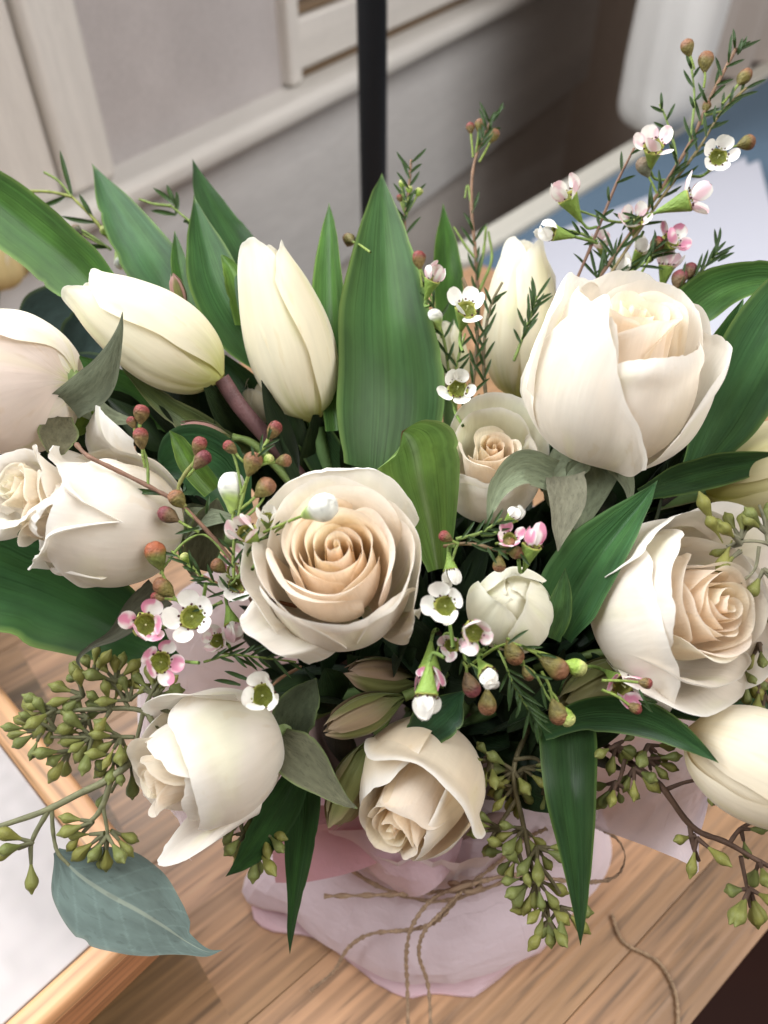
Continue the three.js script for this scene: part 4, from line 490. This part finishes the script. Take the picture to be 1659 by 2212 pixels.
// ---------------------------------------------------------------- waxflower sprigs
const fan = (x, y, ang, spread, n, len, w) => [...Array(n).keys()].map((i) => [x + rr(-5, 5), y + rr(-20, 22), ang + (n > 1 ? (i / (n - 1) - 0.5) * spread : 0) + rr(-6, 6), len * rr(0.75, 1.15), w]);
sprig('tall waxflower sprig at the upper right with pink and white blossoms against the paper', 0.3, {
  rad: [4.8, 3.6, 3.6, 3.2, 3], wood: [[0.17, 0.09, 0.045], [0.16, 0.08, 0.045], [0.17, 0.13, 0.05]],
  stems: [[[1180, 780, 0.29], [1280, 620], [1400, 450], [1490, 310], [1540, 200], [1590, 105]], [[1230, 640], [1290, 500], [1330, 400], [1370, 320]], [[1300, 620], [1420, 440], [1510, 320], [1560, 240], [1612, 190]], [[1400, 450], [1460, 360], [1440, 260], [1425, 225]], [[1490, 310], [1500, 210], [1490, 120]], [[1520, 250], [1570, 235], [1600, 205]], [[1290, 520], [1240, 500], [1200, 500]], [[1400, 460], [1340, 480], [1250, 455]], [[1330, 610], [1400, 560], [1420, 530]], [[1440, 640], [1500, 600], [1550, 545]]],
  buds: [[1485, 102, 1500, 150, 15, 'B'], [1524, 132, 1520, 190, 17, 'B'], [1608, 166, 1560, 225, 16, 'B'], [1613, 308, 1545, 330, 17, 'B'], [1418, 528, 1385, 590, 16, 'R'], [1468, 602, 1450, 650, 17, 'M'], [1490, 585, 1460, 640, 15, 'M'], [1558, 638, 1480, 665, 16, 'B'], [1391, 360, 1420, 420, 17, 'K'], [1526, 230, 1515, 270, 10, 'B']],
  blossoms: [[1412, 318, 0.29, [-0.2, 0.35, 0.9], 44, 'p', 1, [1450, 390, 0.3]], [1551, 340, 0.292, [-0.1, 0.05, 1], 42, 'w', 0, [1490, 380, 0.3]], [1488, 432, 0.29, [0.85, 0.2, 0.45], 42, 'p', 1, [1400, 480, 0.3]], [1225, 425, 0.295, [-0.55, 0.6, 0.45], 42, 'p', 2, [1290, 490, 0.3]], [1195, 503, 0.29, [-0.95, 0.1, 0.2], 34, 'w', 3, [1290, 525, 0.3]], [1345, 590, 0.305, [-0.1, 0.8, 0.4], 36, 'w', 2], [1440, 575, 0.305, [0.1, 0.9, 0.3], 34, 'p', 2], [1385, 545, 0.31, [0.3, 0.6, 0.5], 30, 'w', 2], [1300, 530, 0.315, [-0.3, 0.5, 0.6], 26, 'p', 2], [1450, 520, 0.3, [0.3, 0.3, 0.8], 38, 'm', 1, [1410, 560, 0.305]], [1370, 480, 0.3, [-0.3, 0.4, 0.8], 34, 'p', 1, [1390, 500, 0.305]]],
  spray: [[0, 0.25, 1, 22, 58], [2, 0.2, 1, 18, 55], [1, 0.3, 1, 6, 45], [3, 0.1, 1, 8, 42], [4, 0.3, 0.9, 5, 40], [9, 0.2, 1, 12, 52], [8, 0.2, 0.9, 8, 55], [6, 0, 0.7, 6, 45], [7, 0, 0.7, 6, 45]],
  needles: [...fan(1592, 115, -65, 60, 5, 46), ...fan(1548, 550, -65, 70, 4, 46), ...fan(1330, 570, -80, 120, 8, 70), ...fan(1290, 610, -70, 120, 6, 70)] });
sprig('thin waxflower twig with three closed buds standing right of the tall leaf', 0.33, { rad: [4, 3], stems: [[[1035, 700], [1028, 560], [1018, 430], [1025, 350], [1060, 260]], [[1018, 440], [1010, 400], [1004, 428]], [[1028, 560], [1005, 530], [980, 490]], [[1032, 600], [1045, 540], [1050, 490]], [[1030, 640], [1062, 560], [1055, 500]]],
  buds: [[1016, 276, 1022, 340, 10, 'R'], [1036, 270, 1028, 330, 11, 'B'], [1066, 293, 1035, 350, 13, 'B']], spray: [[0, 0.1, 0.45, 8, 55], [0, 0.8, 1, 9, 50]], needles: [...fan(1060, 270, -65, 30, 4, 42)] });
sprig('short waxflower twig with tiny buds close to the tall leaf on its right', 0.325, { rad: [4, 3], stems: [[[880, 560], [874, 480], [882, 420], [888, 345]], [[878, 470], [870, 430], [868, 400]]],
  buds: [[868, 398, 874, 440, 8, 'G'], [884, 410, 878, 450, 8, 'G'], [905, 415, 882, 455, 9, 'G'], [863, 428, 876, 465, 7, 'R'], [880, 440, 878, 470, 8, 'G']], spray: [[0, 0.15, 1, 16, 48]] });
sprig('waxflower sprig with cupped white blossoms between the tall leaf and the upright tulip behind', 0.3, { rad: [5, 4, 3.5], wood: [[0.17, 0.12, 0.06], [0.15, 0.12, 0.06]],
  stems: [[[1000, 960, 0.295], [1022, 820], [1030, 700], [1000, 600]], [[1050, 870], [1045, 760], [1060, 660], [1085, 610]], [[975, 860], [960, 740], [930, 640], [905, 570]], [[985, 900], [985, 800], [1005, 720]], [[1110, 780], [1140, 700], [1160, 640]]],
  buds: [[905, 560, 912, 620, 16, 'R'], [940, 688, 955, 730, 17, 'W'], [755, 518, 800, 545, 15, 'B', 0.32]],
  blossoms: [[1008, 668, 0.285, [0.1, 0.45, 0.85], 46, 'w', 1, [1000, 760]], [988, 840, 0.28, [0.05, 0.3, 0.95], 42, 'w', 0, [1000, 920]], [935, 605, 0.292, [0.3, 0.75, 0.5], 30, 'p', 2, [930, 660]]],
  spray: [[0, 0.1, 0.8, 14, 58], [1, 0.1, 0.8, 12, 55], [2, 0.1, 0.8, 10, 50], [3, 0.1, 0.9, 8, 50], [4, 0.2, 1, 16, 52]] });
sprig('brown waxflower twig with red buds crossing the sideways rose at the left', 0.247, { rad: [5.5, 5, 4, 3.5], wood: [[0.17, 0.085, 0.05], [0.2, 0.2, 0.05]],
  stems: [[[165, 960, 0.252], [190, 985], [250, 1015], [330, 1055], [390, 1090], [450, 1150], [500, 1210], [545, 1300]], [[400, 1095], [385, 1055], [410, 1010], [432, 985]], [[320, 1050], [318, 1000], [306, 960]], [[500, 1210], [440, 1155], [400, 1170], [365, 1210], [345, 1240]], [[306, 960], [300, 920], [302, 895]]],
  buds: [[304, 893, 302, 950, 18, 'R'], [304, 945, 314, 1010, 18, 'R'], [430, 962, 415, 1010, 17, 'R'], [436, 992, 405, 1030, 18, 'M'], [382, 1078, 420, 1120, 19, 'B'], [362, 1112, 430, 1150, 19, 'M'], [337, 1198, 362, 1260, 24, 'O'], [353, 1268, 400, 1310, 20, 'B'], [472, 1222, 500, 1250, 16, 'B'], [285, 912, 300, 950, 11, 'R']],
  needles: [[355, 1068, 185, 85, 6], [430, 1140, 165, 55, 4], [445, 1110, -80, 40, 4]] });
sprig('waxflower sprig of ripe buds left of the middle rose, one white bud over its petals', 0.24, { rad: [4, 3.5], wood: [[0.19, 0.25, 0.05]],
  stems: [[[505, 1250], [505, 1180], [520, 1090], [545, 1010], [590, 930]], [[505, 1140], [560, 1090], [580, 1055]], [[515, 1250], [545, 1180], [600, 1145], [640, 1118]], [[525, 1080], [510, 1000], [498, 968]], [[545, 1010], [580, 1000], [615, 995]]],
  buds: [[592, 928, 560, 985, 17, 'R'], [546, 1000, 520, 1070, 22, 'B'], [574, 1054, 520, 1100, 22, 'B'], [497, 966, 530, 1000, 14, 'R'], [614, 995, 560, 1005, 15, 'B'], [580, 992, 555, 1010, 11, 'G'], [500, 1058, 508, 1170, 30, 'W', 0.243], [692, 1098, 570, 1150, 32, 'W', 0.222]],
  blossoms: [[532, 1150, 0.236, [-0.3, 0.4, 0.8], 42, 'p', 2, [545, 1230]], [578, 1118, 0.24, [0.1, 0.6, 0.7], 28, 'w', 2]],
  spray: [[0, 0.05, 0.5, 7, 52], [0, 0.75, 0.95, 5, 42], [2, 0.1, 0.6, 5, 45]] });
sprig('waxflower sprig of pink and white blossoms at the left below the sideways rose', 0.247, { rad: [5, 4, 4, 3.5], wood: [[0.24, 0.11, 0.06], [0.2, 0.28, 0.05]],
  stems: [[[640, 1310, 0.258], [560, 1290], [490, 1270], [440, 1245]], [[475, 1265], [430, 1240], [400, 1215], [370, 1190]], [[480, 1300], [430, 1325], [365, 1352]], [[490, 1270], [510, 1250], [520, 1220]], [[470, 1410, 0.255], [560, 1420, 0.258], [640, 1430, 0.26]], [[440, 1430], [500, 1415], [560, 1420]]],
  blossoms: [[314, 1350, 0.24, [0.35, 0.15, 0.9], 48, 'm', 1, [360, 1355]], [346, 1430, 0.237, [0.45, 0.1, 0.85], 46, 'm', 1, [430, 1432]], [416, 1334, 0.242, [0.1, 0.35, 0.92], 50, 'w', 1, [445, 1260]], [512, 1262, 0.247, [0.0, 0.3, 0.95], 38, 'w', 1, [520, 1200]], [505, 1232, 0.256, [-0.2, 0.4, 0.8], 34, 'm', 2], [502, 1352, 0.254, [0.3, -0.7, 0.5], 34, 'p', 3, [490, 1280]], [470, 1385, 0.252, [-0.1, 0.2, 0.9], 36, 'p', 1, [500, 1410, 0.256]], [545, 1195, 0.25, [-0.2, 0.5, 0.8], 34, 'p', 1, [530, 1260, 0.256]]],
  buds: [[340, 1290, 400, 1300, 12, 'R'], [400, 1205, 440, 1250, 11, 'G']],
  spray: [[0, 0.2, 1, 9, 52], [1, 0.1, 0.9, 7, 45], [2, 0.1, 0.7, 5, 50], [4, 0.0, 0.9, 10, 58], [5, 0.1, 0.9, 6, 52]] });
sprig('single open waxflower lying on the lower left rosebud', 0.245, { rad: [4], stems: [[[650, 1440, 0.27], [600, 1470, 0.255], [572, 1500, 0.248]]], blossoms: [[568, 1503, 0.236, [0.05, 0.25, 0.95], 50, 'w', 1]], needles: [[520, 1480, 190, 60, 5], [540, 1470, 200, 60, 5]] });
sprig('large waxflower sprig of blossoms, bells and buds right of the middle rose', 0.238, { rad: [5, 4, 4, 3.5], wood: [[0.17, 0.11, 0.05], [0.2, 0.28, 0.05]],
  stems: [[[960, 1180, 0.25], [1020, 1175], [1080, 1190], [1150, 1200]], [[1010, 1440, 0.25], [1100, 1390], [1160, 1410], [1210, 1440]], [[985, 1165], [1040, 1150], [1085, 1120]], [[1000, 1400, 0.25], [960, 1370], [935, 1440]], [[1060, 1380, 0.25], [1085, 1420], [1110, 1480], [1150, 1545]], [[1090, 1420], [1150, 1450], [1180, 1500], [1200, 1530]], [[1000, 1400, 0.25], [1010, 1430], [1045, 1450]], [[990, 1170], [980, 1200], [972, 1235]]],
  blossoms: [[962, 1310, 0.228, [-0.12, 0.22, 0.95], 48, 'w', 0, [980, 1400]], [1022, 1365, 0.224, [-0.08, 0.1, 1], 50, 'p', 1, [1040, 1420]], [1150, 1178, 0.236, [0.2, 0.85, 0.4], 40, 'm', 2, [1120, 1210]], [1108, 1116, 0.24, [0.5, 0.6, 0.3], 26, 'w', 3, [1040, 1155]], [974, 1232, 0.238, [0.1, -0.85, 0.4], 28, 'w', 3, [985, 1180]], [926, 1448, 0.236, [-0.1, -0.75, 0.5], 44, 'm', 2, [945, 1360]], [922, 1500, 0.223, [-0.08, -0.9, 0.35], 46, 'w', 3, [960, 1420]], [1345, 1480, 0.25, [0.2, -0.2, 0.9], 46, 'm', 1, [1260, 1440]], [1053, 1455, 0.222, [0.2, -0.3, 0.8], 36, 'w', 3, [1050, 1400]], [975, 1395, 0.238, [-0.2, -0.1, 0.9], 36, 'p', 1, [1000, 1400, 0.248]], [1100, 1165, 0.238, [-0.1, 0.4, 0.85], 32, 'm', 1, [1080, 1190, 0.248]]],
  buds: [[1110, 1412, 1095, 1380, 22, 'B'], [1200, 1441, 1130, 1400, 25, 'B'], [1245, 1441, 1150, 1405, 21, 'G'], [1053, 1520, 1050, 1440, 21, 'B'], [1205, 1540, 1170, 1450, 22, 'B'], [1222, 1548, 1185, 1490, 19, 'G'], [1017, 1482, 1000, 1430, 21, 'M'], [1078, 1220, 1080, 1190, 15, 'B'], [1112, 1192, 1080, 1180, 15, 'B'], [1098, 1175, 1070, 1175, 15, 'B'], [1120, 1195, 1095, 1195, 13, 'B'], [962, 1160, 990, 1175, 13, 'R'], [1140, 1455, 1120, 1420, 14, 'B'], [1395, 1475, 1300, 1470, 13, 'R'], [1372, 1530, 1300, 1490, 13, 'R']],
  spray: [[4, 0.45, 1, 15, 62], [2, 0.1, 0.9, 8, 48], [0, 0.2, 0.9, 8, 45], [5, 0.1, 0.6, 4, 50], [1, 0.1, 0.8, 7, 50], [6, 0, 0.8, 4, 45]], needles: [...fan(1150, 1535, 62, 50, 6, 50, 4.5), ...fan(1380, 1500, 30, 60, 4, 46)] });
sprig('fine yellow green waxflower twig at the far left above the wide leaf', 0.33, { rad: [4.5, 4], wood: [[0.28, 0.3, 0.06], [0.25, 0.28, 0.06]], stems: [[[300, 580], [240, 520], [200, 470], [155, 425]], [[155, 425], [110, 415], [60, 413]], [[155, 425], [125, 390], [95, 372]], [[240, 540], [190, 505], [165, 492]], [[440, 500], [400, 470], [370, 445]], [[370, 445], [330, 440], [300, 430]]],
  buds: [[165, 497, 220, 530, 12, 'K'], [232, 480, 230, 510, 11, 'G'], [228, 500, 240, 520, 12, 'G'], [258, 565, 250, 540, 13, 'W']], needles: [[155, 420, -105, 100, 5], [200, 470, -120, 60, 5], [140, 425, 160, 60, 5], [210, 480, 190, 80, 5], [230, 535, 180, 60, 5], ...fan(380, 450, -130, 90, 4, 60, 5), ...fan(400, 470, 20, 60, 3, 60, 5)] });

// ---------------------------------------------------------------- seeded eucalyptus
const um = (list) => list;
gumSprig('dense cluster of green eucalyptus seeds at the left over the table', 0.268, { rad: [7, 5], stems: [[[420, 1592, 0.285], [340, 1572], [310, 1537], [200, 1532], [90, 1542]], [[310, 1537], [290, 1612], [240, 1712]], [[310, 1537], [330, 1492], [350, 1462]], [[290, 1592], [200, 1592], [110, 1592]], [[280, 1532], [240, 1472], [200, 1452]]],
  umbels: [[120, 1532, 160, 110, 6, 70, 17], [90, 1577, 175, 120, 6, 75, 17], [120, 1577, 215, 60, 3, 80, 17], [180, 1502, 200, 130, 6, 60, 18], [200, 1462, 235, 140, 5, 60, 17], [250, 1472, 260, 120, 5, 60, 18], [190, 1552, 150, 150, 6, 62, 18], [200, 1592, 160, 120, 6, 65, 18], [240, 1532, 200, 160, 6, 60, 18], [260, 1592, 140, 140, 6, 66, 18], [280, 1512, 250, 140, 5, 62, 18], [250, 1632, 130, 110, 5, 62, 18], [335, 1502, 280, 160, 6, 55, 18], [350, 1532, 330, 120, 5, 50, 18], [150, 1622, 130, 80, 4, 60, 17], [285, 1652, 125, 50, 2, 58, 20]] });
gumSprig('eucalyptus branch with hanging seeds reaching to the left edge at the bottom', 0.262, { rad: [9, 7, 6, 5], bark: [0.16, 0.16, 0.08], stems: [[[300, 1630, 0.268], [240, 1680], [170, 1715], [100, 1750], [0, 1785], [-80, 1815]], [[240, 1680], [222, 1740], [200, 1770], [150, 1800]], [[105, 1750], [70, 1815], [66, 1850]], [[112, 1750], [115, 1800], [125, 1842], [150, 1870]], [[222, 1740], [232, 1800], [230, 1830]]],
  umbels: [[200, 1775, 165, 60, 3, 70, 18], [225, 1800, 150, 70, 3, 75, 19], [232, 1805, 95, 80, 4, 72, 19], [240, 1795, 40, 40, 2, 68, 19], [70, 1820, 170, 45, 3, 90, 18], [66, 1830, 98, 10, 1, 82, 20], [240, 1690, 118, 20, 1, 62, 20]] });
gumSprig('small cluster of eucalyptus seeds under the lower left rosebud', 0.275, { rad: [5, 4], stems: [[[580, 1690, 0.285], [540, 1740], [520, 1780], [545, 1830]], [[545, 1750], [560, 1800], [560, 1850]]], umbels: [[520, 1770, 150, 110, 5, 60, 17], [530, 1800, 120, 100, 4, 58, 17], [555, 1830, 100, 90, 5, 62, 17], [570, 1790, 70, 80, 4, 60, 16], [550, 1740, 130, 90, 4, 58, 17]] });
gumSprig('hanging cluster of olive eucalyptus seeds left of the long hanging leaf', 0.272, { rad: [6, 5], bark: [0.11, 0.09, 0.04], stems: [[[1150, 1560, 0.285], [1110, 1660], [1130, 1780], [1150, 1880], [1170, 1960], [1200, 2010]], [[1120, 1720], [1080, 1780], [1060, 1810]], [[1150, 1850], [1190, 1900], [1210, 1930]], [[1110, 1640], [1160, 1640], [1190, 1690]]],
  umbels: [[1110, 1665, 140, 170, 7, 62, 18], [1130, 1660, 60, 150, 6, 64, 18], [1110, 1700, 120, 140, 6, 60, 18], [1080, 1790, 160, 120, 5, 58, 17], [1130, 1790, 110, 160, 6, 60, 18], [1120, 1840, 140, 130, 5, 62, 18], [1160, 1830, 60, 120, 5, 62, 18], [1150, 1895, 150, 130, 5, 66, 19], [1160, 1900, 90, 120, 5, 64, 19], [1180, 1950, 110, 110, 5, 66, 18], [1210, 1960, 70, 110, 4, 64, 18], [1185, 1990, 95, 60, 3, 66, 18], [1060, 1640, 150, 150, 5, 54, 17], [1180, 1700, 60, 120, 5, 56, 17]] });
gumSprig('brown eucalyptus branch with sparse seeds at the lower right edge', 0.262, { rad: [8, 6, 5], bark: [0.1, 0.055, 0.035], stems: [[[1280, 1590, 0.285], [1350, 1640, 0.272], [1420, 1690], [1500, 1790], [1570, 1820], [1659, 1870], [1760, 1900]], [[1490, 1785], [1498, 1830], [1510, 1860]], [[1575, 1822], [1600, 1790], [1640, 1770]], [[1600, 1850], [1612, 1910], [1620, 1960]], [[1440, 1705], [1480, 1690], [1540, 1680]], [[1350, 1640], [1340, 1680], [1330, 1700]]],
  umbels: [[1330, 1690, 100, 120, 5, 56, 17], [1370, 1660, 80, 110, 5, 52, 17], [1400, 1640, 30, 90, 4, 56, 16], [1330, 1610, 60, 160, 6, 48, 16], [1400, 1610, 70, 120, 5, 44, 16], [1505, 1810, 60, 60, 2, 72, 19], [1502, 1805, 175, 10, 1, 50, 17], [1620, 1920, 130, 80, 3, 64, 20], [1620, 1920, 70, 60, 3, 64, 20], [1640, 1860, 60, 80, 3, 62, 19], [1600, 1790, 40, 60, 2, 62, 18], [1545, 1690, 70, 60, 2, 58, 18]] });
gumSprig('green eucalyptus seed heads at the right edge over the right rose', 0.25, { rad: [5, 4], bark: [0.19, 0.18, 0.11], stems: [[[1720, 1260, 0.26], [1659, 1175], [1600, 1170], [1570, 1180]], [[1640, 1180], [1630, 1230], [1600, 1260]], [[1659, 1175], [1650, 1120], [1640, 1090]]],
  umbels: [[1600, 1165, 255, 100, 4, 66, 19], [1600, 1175, 200, 60, 2, 62, 17], [1655, 1150, 250, 80, 4, 60, 18], [1600, 1190, 140, 30, 1, 60, 19], [1650, 1230, 60, 90, 3, 60, 17]], pods: [[1522, 1090, 1548, 1150, 18], [1538, 1130, 1560, 1170, 16], [1562, 1215, 1580, 1170, 19]] });
gumSprig('brownish eucalyptus seeds at the right edge above the lower right tulip', 0.262, { rad: [6, 5], bark: [0.11, 0.07, 0.04], stems: [[[1480, 1440, 0.28], [1560, 1440], [1620, 1460], [1700, 1500]], [[1560, 1440], [1550, 1480], [1540, 1500]]], umbels: [[1550, 1460, 110, 90, 4, 58, 17], [1610, 1460, 80, 90, 4, 62, 18], [1640, 1470, 100, 80, 4, 80, 18], [1600, 1440, 20, 120, 4, 55, 17], [1650, 1500, 90, 60, 3, 66, 18], [1640, 1300, 60, 90, 3, 60, 18], [1640, 1390, 80, 90, 3, 60, 18]] });
renderer.render(scene, camera);
